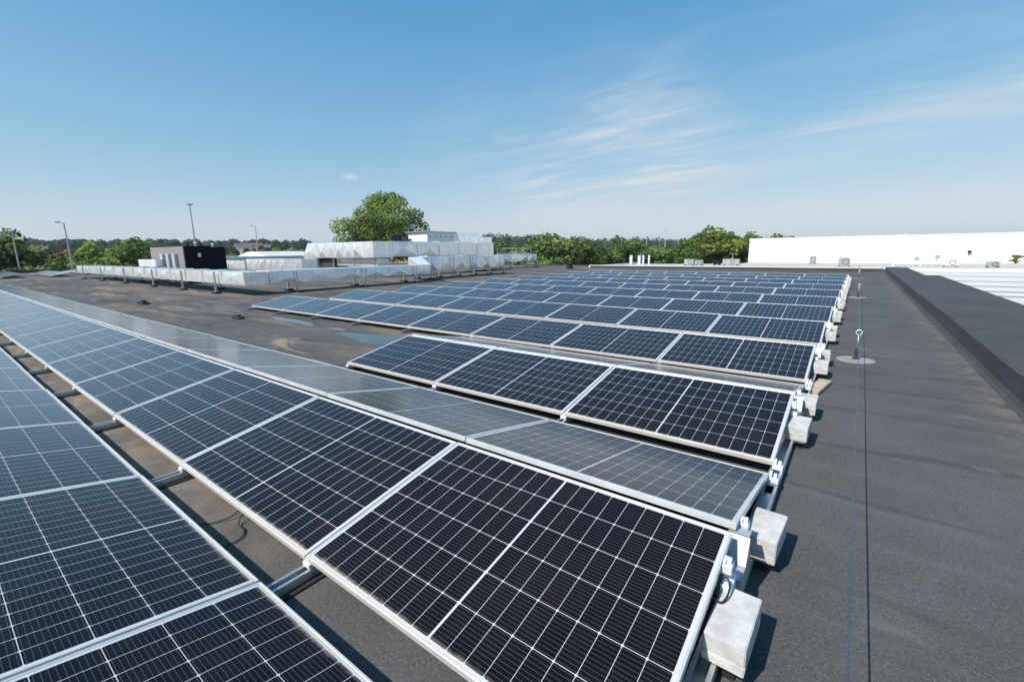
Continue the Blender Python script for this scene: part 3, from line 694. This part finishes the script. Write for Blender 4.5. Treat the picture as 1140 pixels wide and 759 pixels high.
# dark plant room
pr = empty('plant_room', (0, 0, 0), 'black plant room on the roof with grey boarded side', 'plant room')
m = MB(); m.box(-35.6, -30.0, 8.66, 10.0, 0.0, 2.13); m.build('main_box', [M['dark_clad']], pr)
m = MB(); m.box(-35.6, -30.0, 10.01, 10.75, 0.0, 2.07); m.build('rear_box', M['dark_clad'], pr)
m = MB(); m.box(-35.6, -30.02, 8.60, 8.655, 0.0, 2.10); m.build('boarded_side', M['grey_boards'], pr)
m = MB(); m.box(-29.998, -29.985, 9.30, 9.45, 1.5, 1.72); m.build('notice', M['white_paint'], pr)
for x in (-33.2, -32.2, -31.2):
    m = MB(); m.box(x-0.22, x+0.22, 8.42, 8.598, 0.3, 1.70); m.build('pipe_cover', M['post_plate'], pr, bevel=0.02, seg=1)
for i_, (x, y) in enumerate(((-30.4, 9.0), (-30.6, 9.45), (-31.2, 9.9), (-30.5, 10.3), (-31.0, 10.5))):
    m = MB(); m.lathe([(0.05, 0), (0.05, 0.12), (0.085, 0.13), (0.085, 0.2), (0.02, 0.23)], (x, y, 2.071 if y > 10 else 2.131), 10); m.build('roof_cowl', M['white_plate'] if i_ % 2 else M['rubber'], pr)
m = MB(); m.tube([(-31.0, 9.58, 2.132), (-31.0, 9.58, 3.2), (-31.0, 9.58, 4.45)], [0.05, 0.04, 0.028], 8); am = empty('antenna_mast', (0, 0, 0), 'tall thin mast standing on the black plant room', 'mast')
m.build('pole', M['steel'], am); m = MB(); m.box(-31.08, -30.92, 9.45, 9.72, 4.452, 4.53); m.build('head', M['steel'], am)
d8 = empty('air_duct', (0, 0, 0), 'short silver duct stub left of the grey boarded side', 'duct', 'silver air ducts on the roof')
duct_mesh(-36.2, -32.9, 8.05, 8.40, 0.95, 1.38, 1.6, 0.03, False).build('casing', M['foil'], d8); leg(d8, -35.8, 8.0, 0.96); leg(d8, -33.6, 8.0, 0.96)
# white air-handling unit
au = empty('air_handler', (0, 0, 0), 'white air handling unit with blue grey hood above the raised duct', 'air handler')
m = MB(); m.box(-33.6, -31.0, 27.9, 31.5, 1.2, 3.42); m.build('cabinet', M['white_paint'], au, bevel=0.02, seg=1)
m = MB(); m.box(-33.75, -30.9, 27.7, 31.6, 3.421, 3.50); m.build('lid', M['steel'], au)
m = MB(); m.box(-30.995, -30.97, 28.0, 31.3, 2.45, 3.35); m.build('service_panel', M['white_paint'], au)
for y in (28.2, 28.9, 29.5, 30.2, 30.9):
    m = MB(); m.box(-30.968, -30.955, y, y+0.10, 2.95, 3.10); m.build('catch', M['rubber'], au)
m = MB(); m.box(-34.4, -33.2, 26.6, 27.6, 1.2, 3.2); m.build('filter_box', M['dark_clad'], au)
m = MB(); m.box(-33.19, -33.16, 26.7, 27.5, 2.5, 3.1); m.build('dark_window', M['blue_glass'], au)
m = MB(); i = 0
m.v = [(-31.0, 31.55, 2.4), (-29.2, 33.2, 2.4), (-30.4, 34.4, 2.4), (-32.2, 32.8, 2.4), (-31.0, 31.55, 3.5), (-29.2, 33.1, 2.75), (-30.6, 34.4, 3.4), (-32.4, 32.9, 3.62)]
m.f = [(0, 1, 5, 4), (1, 2, 6, 5), (2, 3, 7, 6), (3, 0, 4, 7), (4, 5, 6, 7), (3, 2, 1, 0)]; m.m = [0]*6
m.build('hood', M['foil'], au)
m = MB(); m.prism([(-29.5, 32.7), (-28.3, 33.8), (-28.5, 34.0), (-29.7, 32.9)], 0.8, 3.0); m.build('end_plate', M['foil'], au)
# railing round the roof ladder
rl = empty('guard_railing', (0, 0, 0), 'thin steel guard railing at the end of the duct tail', 'railing')
for x, y in ((-27.01, 36.0), (-27.01, 37.3), (-27.01, 38.6), (-29.4, 38.6), (-28.2, 38.6), (-29.4, 36.0)):
    m = MB(); m.tube([(x, y, 0), (x, y, 1.95)], 0.035, 6); m.build('post', M['steel'], rl)
m = MB()
for z in (1.4, 1.92):
    m.tube([(-29.4, 36.0, z), (-27.01, 36.0, z)], 0.03, 6); m.tube([(-27.01, 36.0, z), (-27.01, 38.6, z)], 0.03, 6); m.tube([(-27.01, 38.6, z), (-29.4, 38.6, z)], 0.03, 6)
m.build('rails', M['steel'], rl)
# bits lying about
def junk(name, x, y, label, s=1.0):
    a = empty(name, (x, y, 0), label, 'rubber block')
    m = MB(); m.box(-0.28*s, 0.28*s, -0.09*s, 0.09*s, 0.001, 0.07*s); m.build('base', M['rubber'], a, bevel=0.012, seg=1)
    m = MB(); m.box(-0.10*s, 0.12*s, -0.06*s, 0.06*s, 0.071*s, 0.12*s); m.build('strap', M['rubber'], a, bevel=0.01, seg=1)
junk('rubber_block', -18.9, 3.72, 'small black rubber block lying alone on the stained left roof, farther one', 1.1)
junk('rubber_block', -12.25, 3.98, 'small black rubber block lying alone on the stained left roof, nearer one', 0.8)
m = MB(); m.lathe([(0.30, 0.0), (0.30, 0.25), (0.22, 0.27), (0.22, 0.45), (0.32, 0.47), (0.30, 0.55), (0.05, 0.6)], (-20.3, 35.0, 0.001), 14)
tag(m.build('roof_vent', M['rubber']), 'small black mushroom vent left of the last panel rows', 'vent')

# ---------------------------------------------------------------- buildings beyond the roof
m = MB(); m.prism([(-20.3, 38.7), (60, 38.7), (60, 59.98), (-10.0, 59.98), (-10.0, 54), (-14, 52), (-20.3, 50.5)], GZ-0.3, 0.02); gb = empty('low_building', (0, 0, 0), 'neighbouring low building with pale gravel roof beyond our roof', 'building')
m.build('walls', M['gravel'], gb)
m = MB(); m.box(-20.3, 59.9, 38.71, 38.95, 0.021, 0.24); m.box(-20.3, -20.05, 38.96, 50.4, 0.021, 0.16); m.build('roof_kerb', M['white_paint'], gb)
hb = empty('white_hall', (0, 0, 0), 'large windowless white hall on the right horizon', 'hall')
m = MB(); m.box(-10.2, 62, 60.0, 95, GZ-0.3, 2.70); m.build('walls', M['white_hall'], hb)
m = MB(); m.box(-10.26, 62.1, 59.94, 95.1, 2.702, 2.78); m.build('roof_trim', M['white_paint'], hb)
for x in (-2.0, -1.2, 1.0, 1.8, 2.6, 3.4, 4.0):
    m = MB(); m.box(x-0.2, x+0.2, 60.6, 61.0, 2.782, 2.92); m.build('roof_hatch', M['grey_paint'], hb)
wr = empty('low_hall', (0, 0, 0), 'low neighbouring hall with white ribbed metal roof right of the parapet', 'hall')
m = MB(); m.box(3.46, 40, 18.5, 38.5, GZ-0.3, -0.13); m.build('walls', M['masonry'], wr)
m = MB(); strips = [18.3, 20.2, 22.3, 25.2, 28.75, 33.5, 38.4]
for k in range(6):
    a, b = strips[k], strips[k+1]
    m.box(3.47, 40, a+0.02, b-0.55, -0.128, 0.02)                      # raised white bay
    m.box(3.47, 40, b-0.548, b+0.018, -0.128, 0.026, 1)                # grey strip, painted shade of the corrugation slopes
m.build('ribbed_roof', [M['white_roof'], M['slope_shade']], wr)
lb = empty('low_annex', (0, 0, 0), 'dark low annex roof below the parapet at the right edge', 'annex')
m = MB(); m.box(3.46, 40, -14, 18.28, GZ-0.3, -0.75); m.build('walls', M['bitumen_wall'], lb)
for x, y in ((4.55, 17.6), (4.9, 17.2)):
    m = MB(); m.lathe([(0.10, 0), (0.10, 0.5), (0.17, 0.52), (0.17, 0.68), (0.03, 0.74)], (x, y, -0.749), 12); m.build('vent_pipe', M['white_paint'], lb)
# equipment on the pale roof
GRF = 0.021
for x, nm in ((-20.0, 'leftmost'), (-19.05, 'second'), (-18.6, 'third'), (-17.95, 'rightmost')):
    m = MB(); r_ = 0.17 if nm in ('leftmost', 'second') else 0.11
    m.lathe([(r_*1.3, 0), (r_*1.3, 0.05), (r_, 0.06), (r_, 0.93), (r_*1.1, 0.94), (r_*1.1, 1.0), (r_*0.3, 1.02)], (x, 48.2, GRF), 14)
    tag(m.build('vent_pipe', M['white_plate']), 'white vent pipe on the pale roof, %s of the four' % (nm if nm[-4:] == 'most' else nm + ' from left'), 'vent pipe', 'white vent pipes on the pale roof')
def ac(x, y, wx, h, label, mat='grey_paint'):
    a = empty('air_conditioner', (x, y, GRF), label, 'air conditioner', 'rooftop units on the pale roof')
    m = MB(); m.box(-wx/2, wx/2, -0.25, 0.25, 0.08, h); m.build('casing', M[mat], a, bevel=0.02, seg=1)
    m = MB(); m.tube([(wx*0.12 + h*0.3*math.cos(q*math.pi/8), -0.256, h*0.54 + h*0.3*math.sin(q*math.pi/8)) for q in range(17)], 0.02, 6, cap=False); m.build('fan_ring', M['rubber'], a)
    for sx_ in (-1, 1):
        m = MB(); m.box(sx_*wx*0.4-0.05, sx_*wx*0.4+0.05, -0.22, 0.22, 0.0, 0.079); m.build('foot', M['rubber'], a)
ac(-13.2, 46.6, 0.9, 0.62, 'grey rooftop air conditioner nearest the four white pipes')
ac(-12.2, 46.4, 0.7, 0.55, 'second grey rooftop unit right of the four white pipes', 'steel')
ac(-11.0, 48.4, 0.6, 0.5, 'small dark rooftop unit between the grey air conditioners', 'dark_clad')
ac(-9.7, 48.4, 1.5, 0.6, 'wide grey rooftop unit beneath the tripod aerial')
ac(-0.6, 47.4, 0.8, 0.75, 'grey rooftop unit in line with the far end of the safety cable', 'steel')
ac(-3.3, 54.0, 0.5, 0.8, 'slim grey rooftop unit in front of the white hall, left part')
ac(6.2, 49.0, 0.9, 0.6, 'pale rooftop unit in front of the white hall, right part', 'white_plate')
ac(8.4, 48.0, 0.7, 0.45, 'low grey rooftop unit farthest right on the pale roof', 'steel')
tp = empty('roof_aerial', (-9.9, 49.8, GRF), 'spindly tripod aerial standing on the pale roof', 'aerial')
m = MB(); m.tube([(0, 0, 0.7), (0, 0, 1.15)], 0.03, 6); m.tube([(-0.3, 0, 1.1), (0.5, 0, 1.1)], 0.025, 6); m.build('mast', M['steel'], tp)
for k in range(3):
    m = MB(); q = k*2.1; m.tube([(0, 0, 0.75), (0.6*math.cos(q), 0.6*math.sin(q), 0)], 0.025, 6); m.build('leg', M['steel'], tp)
def dish(x, y, h, label):
    a = empty('satellite_dish', (x, y, GRF), label, 'satellite dish')
    m = MB(); m.tube([(0, 0, 0), (0, 0, h)], 0.03, 6); m.build('pole', M['steel'], a)
    m = MB(); m.lathe([(0.03, 0.0), (0.11, 0.02), (0.20, 0.07), (0.205, 0.075)], (0, 0, 0), 16); o = m.build('bowl', M['grey_paint'], a); o.location = (0, -0.05, h); o.rotation_euler = (R(70), 0, R(20))
dish(4.2, 50.0, 0.6, 'small grey satellite dish before the white hall, left one'); dish(5.6, 51.5, 0.7, 'small grey satellite dish before the white hall, right one')
m = MB(); m.tube([(2.7, 48.5, GRF+0.25), (5.4, 48.5, GRF+0.25), (6.0, 48.9, GRF+0.25)], 0.06, 8); m.tube([(2.7, 48.5, GRF), (2.7, 48.5, GRF+0.25)], 0.06, 8); m.tube([(4.4, 48.5, GRF), (4.4, 48.5, GRF+0.2)], 0.04, 6)
tag(m.build('roof_pipe', M['white_paint']), 'thin white pipe run along the pale roof before the hall', 'pipe')
wl_ = empty('wall_lamp', (8.66, 59.935, 1.02), 'small dark lamp high on the white hall wall', 'lamp')
m = MB(); m.box(-0.03, 0.03, 0.0, 0.06, -0.3, 0.1); m.build('bracket', M['grey_paint'], wl_); m = MB(); m.box(-0.14, 0.14, -0.22, -0.002, 0.0, 0.18); m.build('head', M['dark_clad'], wl_, bevel=0.03, seg=1)
# white buildings beyond the left part of the roof
wb = empty('white_shed', (0, 0, 0), 'long low white shed with curved roof behind the low ducts', 'shed')
m = MB(); m.box(-84, -74, 26.5, 41.5, GZ-0.3, 1.32); m.build('walls', M['white_paint'], wb)
m = MB(); P = [(-84 + 10*k/10, 1.33 + 0.75*math.sin(math.pi*k/10)) for k in range(11)]
i = len(m.v); m.v += [(x, 33.5, z) for x, z in P] + [(x, 41.6, z) for x, z in P]
m.f.append(tuple(range(i, i+11))); m.f.append(tuple(range(i+21, i+10, -1))); m.m += [0, 0]
for k in range(10): m.f.append((i+k, i+k+1, i+12+k, i+11+k)); m.m.append(0)
m.build('curved_roof', M['white_roof'], wb)

# ---------------------------------------------------------------- lamp posts
def lamp_post(x, y, ztop, label, side=-1, pale=False, arm=1.1):
    z0 = zg(x, y); a = empty('lamp_post', (x, y, z0), label, 'lamp post', 'lamp posts around the site')
    m = MB(); H = ztop - z0; m.tube([(0, 0, 0), (0, 0, H*0.5), (0, 0, H)], [0.13, 0.10, 0.06], 8); m.build('pole', M['white_plate'] if pale else M['steel'], a)
    d = Vector((side*0.60, side*0.80, 0)) if abs(side) == 1 else Vector((0, 0, 0))
    m = MB(); q = -d*arm; m.tube([(0, 0, H-0.05), tuple(q*0.5+Vector((0, 0, H+0.1))), tuple(q*0.8+Vector((0, 0, H+0.12)))], 0.04, 6); m.build('arm', M['steel'], a)
    m = MB(); q = -d*arm*1.1; m.box(q.x-0.28, q.x+0.28, q.y-0.28, q.y+0.28, H+0.06, H+0.22); m.build('lamp_head', M['white_paint'], a, bevel=0.06, seg=2)
lamp_post(-84.2, 7.8, 4.95, 'leftmost lamp post at the left edge, before dark trees', 1, arm=0.3)
lamp_post(-73.7, 11.0, 5.4, 'lamp post with curved white head rising over the left trees', 1, arm=0.55)
lamp_post(-100.0, 44.1, 7.3, 'thin lamp post between the plant room and the tall leafy tree', 1, arm=0.8)
lamp_post(-81.6, 124.6, 8.0, 'pale thin lamp post right of the railing, leftmost on the right', 1, True, 0.6)
lamp_post(-73.8, 140.8, 7.6, 'pale thin lamp post behind the right hedge trees, second from left', 1, True, 0.6)
lamp_post(-88.0, 200.5, 9.5, 'pale far lamp post above the right hedge trees, third from left', 1, True, 0.6)
lamp_post(-63.4, 167.3, 6.3, 'pale far lamp post above the right hedge trees, third from right', 1, True, 0.6)
lamp_post(-40.2, 119.0, 6.2, 'pale lamp post in front of the right hedge, second from right', 1, True, 0.6)
lamp_post(-36.0, 120.5, 4.4, 'short pale lamp post left of the round green trees, rightmost', 1, True, 0.6)

# ---------------------------------------------------------------- trees
def crown_mesh(name, seed, rx, ry, rz, nclump, nleaf, size, mat, gap=0.0, base=0.0):
    rg = np.random.default_rng(seed)
    cs = []
    while len(cs) < nclump:
        p = rg.uniform(-1, 1, 3); r = np.linalg.norm(p)
        if r > 1 or r < 0.25 + gap: continue
        if p[2] < -0.75: continue
        cs.append(p*(0.78 + 0.14*rg.random()))
    cs = np.array(cs); cr = rg.uniform(0.16, 0.34, nclump); tone = rg.uniform(0.10, 0.85, nclump)
    ci = rg.choice(nclump, nleaf, p=cr**2/np.sum(cr**2))
    d = rg.normal(size=(nleaf, 3)); d /= np.linalg.norm(d, axis=1)[:, None]
    rad = cr[ci]*np.cbrt(rg.uniform(0.12, 1.15, nleaf))
    pos = cs[ci] + d*rad[:, None]*np.array([1, 1, 0.8])
    P = pos*np.array([rx, ry, rz]) + np.array([0, 0, rz*base])
    nrm = d + rg.normal(size=(nleaf, 3))*0.7 + np.array([0, 0, 0.35]); nrm /= np.linalg.norm(nrm, axis=1)[:, None]
    ref = rg.normal(size=(nleaf, 3)); a = np.cross(nrm, ref); a /= np.linalg.norm(a, axis=1)[:, None]; b = np.cross(nrm, a)
    s = size*rg.uniform(0.55, 1.25, nleaf)[:, None]
    V = np.empty((nleaf, 4, 3)); V[:, 0] = P - a*s*0.5; V[:, 1] = P + b*s*0.32 + nrm*s*0.08; V[:, 2] = P + a*s*0.5; V[:, 3] = P - b*s*0.32 + nrm*s*0.08
    me = bpy.data.meshes.new(name); me.vertices.add(nleaf*4); me.vertices.foreach_set('co', V.reshape(-1))
    me.loops.add(nleaf*4); me.loops.foreach_set('vertex_index', np.arange(nleaf*4, dtype=np.int32))
    me.polygons.add(nleaf); me.polygons.foreach_set('loop_start', np.arange(0, nleaf*4, 4, dtype=np.int32))
    try: me.polygons.foreach_set('loop_total', np.full(nleaf, 4, dtype=np.int32))
    except Exception: pass
    me.update(); me.validate()
    tint = np.clip(tone[ci] + rg.normal(size=nleaf)*0.16, 0, 1)
    at = me.attributes.new('tint', 'FLOAT', 'FACE'); at.data.foreach_set('value', tint.astype(np.float32))
    me.materials.append(mat)
    return me, cs*np.array([rx, ry, rz]) + np.array([0, 0, rz*base])
def trunk_mesh(name, h0, tips, r0, seed):
    rr = random.Random(seed); m = MB()
    top = Vector((rr.uniform(-.3, .3), rr.uniform(-.3, .3), h0)); m.tube([(0, 0, 0), (top.x*0.4, top.y*0.4, h0*0.5), tuple(top)], [r0, r0*0.8, r0*0.65], 8)
    for tp_ in tips:
        tp_ = Vector(tp_); mid = top.lerp(tp_, 0.5) + Vector((rr.uniform(-.1, .1), rr.uniform(-.1, .1), 0.06))*(tp_-top).length
        m.tube([tuple(top), tuple(mid), tuple(tp_)], [r0*0.42, r0*0.24, r0*0.06], 6)
    me_o = m.build(name, M['bark']); me = me_o.data; bpy.data.objects.remove(me_o); return me
def add_tree(loc, crown, trunk, scale, rz, label, group=None, name='tree', cat='tree'):
    o = bpy.data.objects.new(name, None); C.objects.link(o); o.location = loc; o.scale = scale; o.rotation_euler = (0, 0, rz); o.empty_display_size = 1
    a = bpy.data.objects.new('crown', crown); C.objects.link(a); a.parent = o
    b = bpy.data.objects.new('trunk', trunk); C.objects.link(b); b.parent = o
    return tag(o, label, cat, group)
# the tall leafy tree: crown from about z=+1 to +12, 15 m wide
bc, tips = crown_mesh('big_crown', 23, 8.9, 8.9, 6.5, 60, 21000, 0.48, M['leaf'], 0.12, 1.0)
for v in (0,): pass
off = 6.0
n_ = len(bc.vertices); co = np.empty(n_*3); bc.vertices.foreach_get('co', co); co = co.reshape(-1, 3); co[:, 2] += off; bc.vertices.foreach_set('co', co.reshape(-1)); bc.update()
tips = tips + np.array([0, 0, off])
bt_ = trunk_mesh('big_trunk', 7.6, [t_ for t_ in tips[::2]], 0.55, 4)
add_tree((-66.5, 50.7, GZ), bc, bt_, (0.90, 0.90, 0.98), 0.4, 'tall broad leafy tree standing alone behind the raised silver duct')
# hedge trees: a few crowns, copied
KINDS = []
for i_, (rx, rz, nc, mat) in enumerate([(4.2, 4.2, 34, 'leaf'), (3.6, 4.8, 30, 'leaf_dark'), (4.6, 3.8, 36, 'leaf_pale'), (3.4, 4.0, 28, 'leaf_red'), (3.2, 5.2, 30, 'leaf'), (4.4, 4.4, 34, 'leaf_dark')]):
    cm_, tp_ = crown_mesh('crown', 40+i_, rx, rx, rz, nc, 3600, 0.55, M[mat], 0.05, 1.0)
    co = np.empty(len(cm_.vertices)*3); cm_.vertices.foreach_get('co', co); co = co.reshape(-1, 3); co[:, 2] += 1.0; cm_.vertices.foreach_set('co', co.reshape(-1)); cm_.update()
    KINDS.append((cm_, trunk_mesh('trunk', 2.4, [q + np.array([0, 0, 1.0]) for q in tp_[::3]], 0.22, i_), rz*2+1.0))
def ray_xy(px, dist):
    d = M3 @ Vector(((px-570)/503.69, 0.2, -1)); d.z = 0; d.normalize(); return CAM.x + d.x*dist, CAM.y + d.y*dist
def hedge(items, text, group, seed):
    rr = random.Random(seed)
    for i_, (px, dist, ztop, k) in enumerate(items):
        x, y = ray_xy(px, dist); z = zg(x, y); cm_, tm_, h_ = KINDS[k]; s = (ztop - z)/h_
        add_tree((x, y, z), cm_, tm_, (s*rr.uniform(0.95, 1.2), s*rr.uniform(0.95, 1.2), s), rr.uniform(0, 6.28), text % WORD[i_], group)
hedge([(-40, 90, 4.6, 1), (-14, 98, 4.9, 5), (6, 92, 4.9, 1), (22, 96, 3.4, 0), (38, 88, 1.6, 2), (50, 104, 1.6, 1), (63, 96, 2.6, 3), (74, 100, 3.2, 3), (84, 92, 2.2, 1), (96, 100, 2.6, 2), (108, 90, 3.6, 0),
       (118, 100, 4.2, 0), (128, 94, 4.2, 4), (137, 104, 3.4, 1), (146, 96, 4.3, 5), (155, 90, 4.0, 1), (165, 100, 3.8, 2), (176, 96, 4.2, 0), (188, 104, 3.8, 0), (200, 100, 3.4, 2), (214, 110, 3.2, 0)],
      'bushy tree in the hedge beyond the far left roof edge, %s from left', 'hedge trees beyond the far left roof edge', 1)
hedge([(240, 150, 2.4, 2), (258, 170, 2.2, 0), (274, 150, 2.0, 1), (292, 150, 3.0, 0), (306, 140, 3.6, 0), (318, 150, 3.8, 2), (330, 140, 3.8, 4), (344, 150, 4.0, 0)],
      'green bush in the row between plant room and tall leafy tree, %s from left', 'bushes left of the tall leafy tree', 2)
hedge([(540, 110, 3.4, 0), (553, 100, 3.6, 1), (566, 105, 3.9, 2), (578, 98, 3.3, 0), (592, 112, 3.0, 1), (606, 100, 3.8, 2), (620, 88, 5.6, 2), (628, 94, 6.2, 4), (638, 96, 4.3, 2), (648, 92, 3.9, 0), (657, 100, 3.2, 1), (668, 104, 2.2, 2), (679, 120, 1.6, 0), (690, 112, 3.6, 1), (702, 104, 4.0, 5),
       (714, 116, 3.0, 0), (726, 108, 3.4, 2), (738, 112, 2.8, 0), (750, 118, 2.6, 2), (762, 110, 3.6, 1), (774, 112, 4.4, 5), (786, 108, 6.0, 1), (799, 104, 6.1, 0), (811, 108, 5.4, 5), (823, 110, 4.4, 0), (836, 104, 5.4, 4), (847, 108, 5.3, 0), (860, 112, 4.2, 1)],
      'leafy tree in the hedge left of the white hall, %s from left', 'hedge trees left of the white hall', 3)
# green shrub against the hall
cm_, tp_ = crown_mesh('shrub_leaves', 77, 0.55, 0.5, 0.48, 14, 700, 0.14, M['leaf_pale'], 0.0, 1.0)
sm_ = trunk_mesh('shrub_stem', 0.25, [q for q in tp_[::2]], 0.03, 9)
add_tree((11.6, 59.0, GRF), cm_, sm_, (1, 1, 0.95), 0, 'small green shrub against the white hall at the right edge', name='shrub', cat='shrub')

# far woods: one mass each
def far_wood(px0, px1, d0, d1, h, n, seed, label):
    rg = np.random.default_rng(seed); V = []; T = []
    for i_ in range(n):
        px = rg.uniform(px0, px1); dist = rg.uniform(d0, d1); x, y = ray_xy(px, dist); z0 = zg(x, y); hh = h*rg.uniform(0.7, 1.12); r = hh*rg.uniform(0.32, 0.5); tn = rg.uniform(0.1, 0.8)
        k = 260; d = rg.normal(size=(k, 3)); d /= np.linalg.norm(d, axis=1)[:, None]
        P = np.array([x, y, z0 + hh*0.5]) + d*np.array([r, r, hh*0.5])*np.cbrt(rg.uniform(0.35, 1.1, k))[:, None]
        nr = d + rg.normal(size=(k, 3))*0.6; nr /= np.linalg.norm(nr, axis=1)[:, None]; a = np.cross(nr, rg.normal(size=(k, 3))); a /= np.linalg.norm(a, axis=1)[:, None]; b = np.cross(nr, a)
        s = 2.6*rg.uniform(0.6, 1.2, k)[:, None]
        V.append(np.stack([P-a*s*.5, P+b*s*.4, P+a*s*.5, P-b*s*.4], 1)); T.append(np.clip(tn + rg.normal(size=k)*0.15, 0, 1))
    V = np.concatenate(V); T = np.concatenate(T); nl = len(V)
    me = bpy.data.meshes.new('far_wood'); me.vertices.add(nl*4); me.vertices.foreach_set('co', V.reshape(-1))
    me.loops.add(nl*4); me.loops.foreach_set('vertex_index', np.arange(nl*4, dtype=np.int32))
    me.polygons.add(nl); me.polygons.foreach_set('loop_start', np.arange(0, nl*4, 4, dtype=np.int32)); me.update(); me.validate()
    at = me.attributes.new('tint', 'FLOAT', 'FACE'); at.data.foreach_set('value', T.astype(np.float32)); me.materials.append(M['leaf_far'])
    o = bpy.data.objects.new('far_wood', me); C.objects.link(o); tag(o, label, 'wood', kind='stuff')
far_wood(-60, 345, 560, 760, 11.5, 200, 5, 'distant dark wood along the left horizon')
far_wood(540, 880, 520, 760, 20, 170, 6, 'distant dark wood along the right horizon')
far_wood(-60, 345, 300, 420, 6, 60, 7, 'far hedges between the fields at left')
# far houses
def house(px, dist, w_, d_, hw, hr, wall, roof, label, rz):
    x, y = ray_xy(px, dist); a = empty('house', (x, y, zg(x, y)-0.2), label, 'house', 'far houses among the fields', (0, 0, rz))
    m = MB(); m.box(-w_/2, w_/2, -d_/2, d_/2, 0, hw); wo_ = m.build('wall', M[wall], a)
    m = MB(); i = 0; o_ = 0.5
    m.v = [(-w_/2-o_, -d_/2-o_, hw), (w_/2+o_, -d_/2-o_, hw), (w_/2+o_, d_/2+o_, hw), (-w_/2-o_, d_/2+o_, hw), (-w_/2-o_, 0, hw+hr), (w_/2+o_, 0, hw+hr)]
    m.f = [(0, 1, 5, 4), (2, 3, 4, 5), (0, 4, 3), (1, 2, 5), (3, 2, 1, 0)]; m.m = [0]*5
    rf = m.build('roof', M[roof], a)
    m = MB(); m.box(w_*0.2-0.5, w_*0.2+0.5, -0.5, 0.5, hw+hr*0.6, hw+hr+1.0); m.build('chimney', M['masonry'], rf)
    for k in (-0.28, 0.05, 0.32):
        m = MB(); m.box(w_*k-0.6, w_*k+0.6, -d_/2-0.03, -d_/2-0.004, 1.0, 2.4); m.build('window', M['blue_glass'], a)
house(45, 430, 7, 7, 3.5, 3.5, 'masonry', 'roof_tile', 'far grey roofed farmhouse seen above the left trees', R(70))
house(272, 420, 12, 9, 5, 3.5, 'white_paint', 'roof_tile', 'far white house left of the thin lamp post', R(60))
house(284, 440, 10, 9, 5, 3.5, 'white_paint', 'brick_red', 'far white house right behind the thin lamp post', R(75))
house(295, 430, 9, 8, 4, 3.5, 'white_paint', 'roof_tile', 'far white house right of the thin lamp post', R(60))

# ---------------------------------------------------------------- haze over the land
m = MB(); m.box(-4700, 4700, -4700, 4700, -9.6, 60)
hz = NT('haze_air'); hz.n.remove(hz.b); pv = hz.node('ShaderNodeVolumePrincipled')
pv.inputs['Color'].default_value = (0.80, 0.88, 1.0, 1); pv.inputs['Density'].default_value = 0.00016; pv.inputs['Anisotropy'].default_value = 0.2
hz.link(pv.outputs[0], hz.n['Material Output'].inputs['Volume'])
tag(m.build('haze', hz.m), 'pale summer haze over the land', 'haze', kind='stuff')
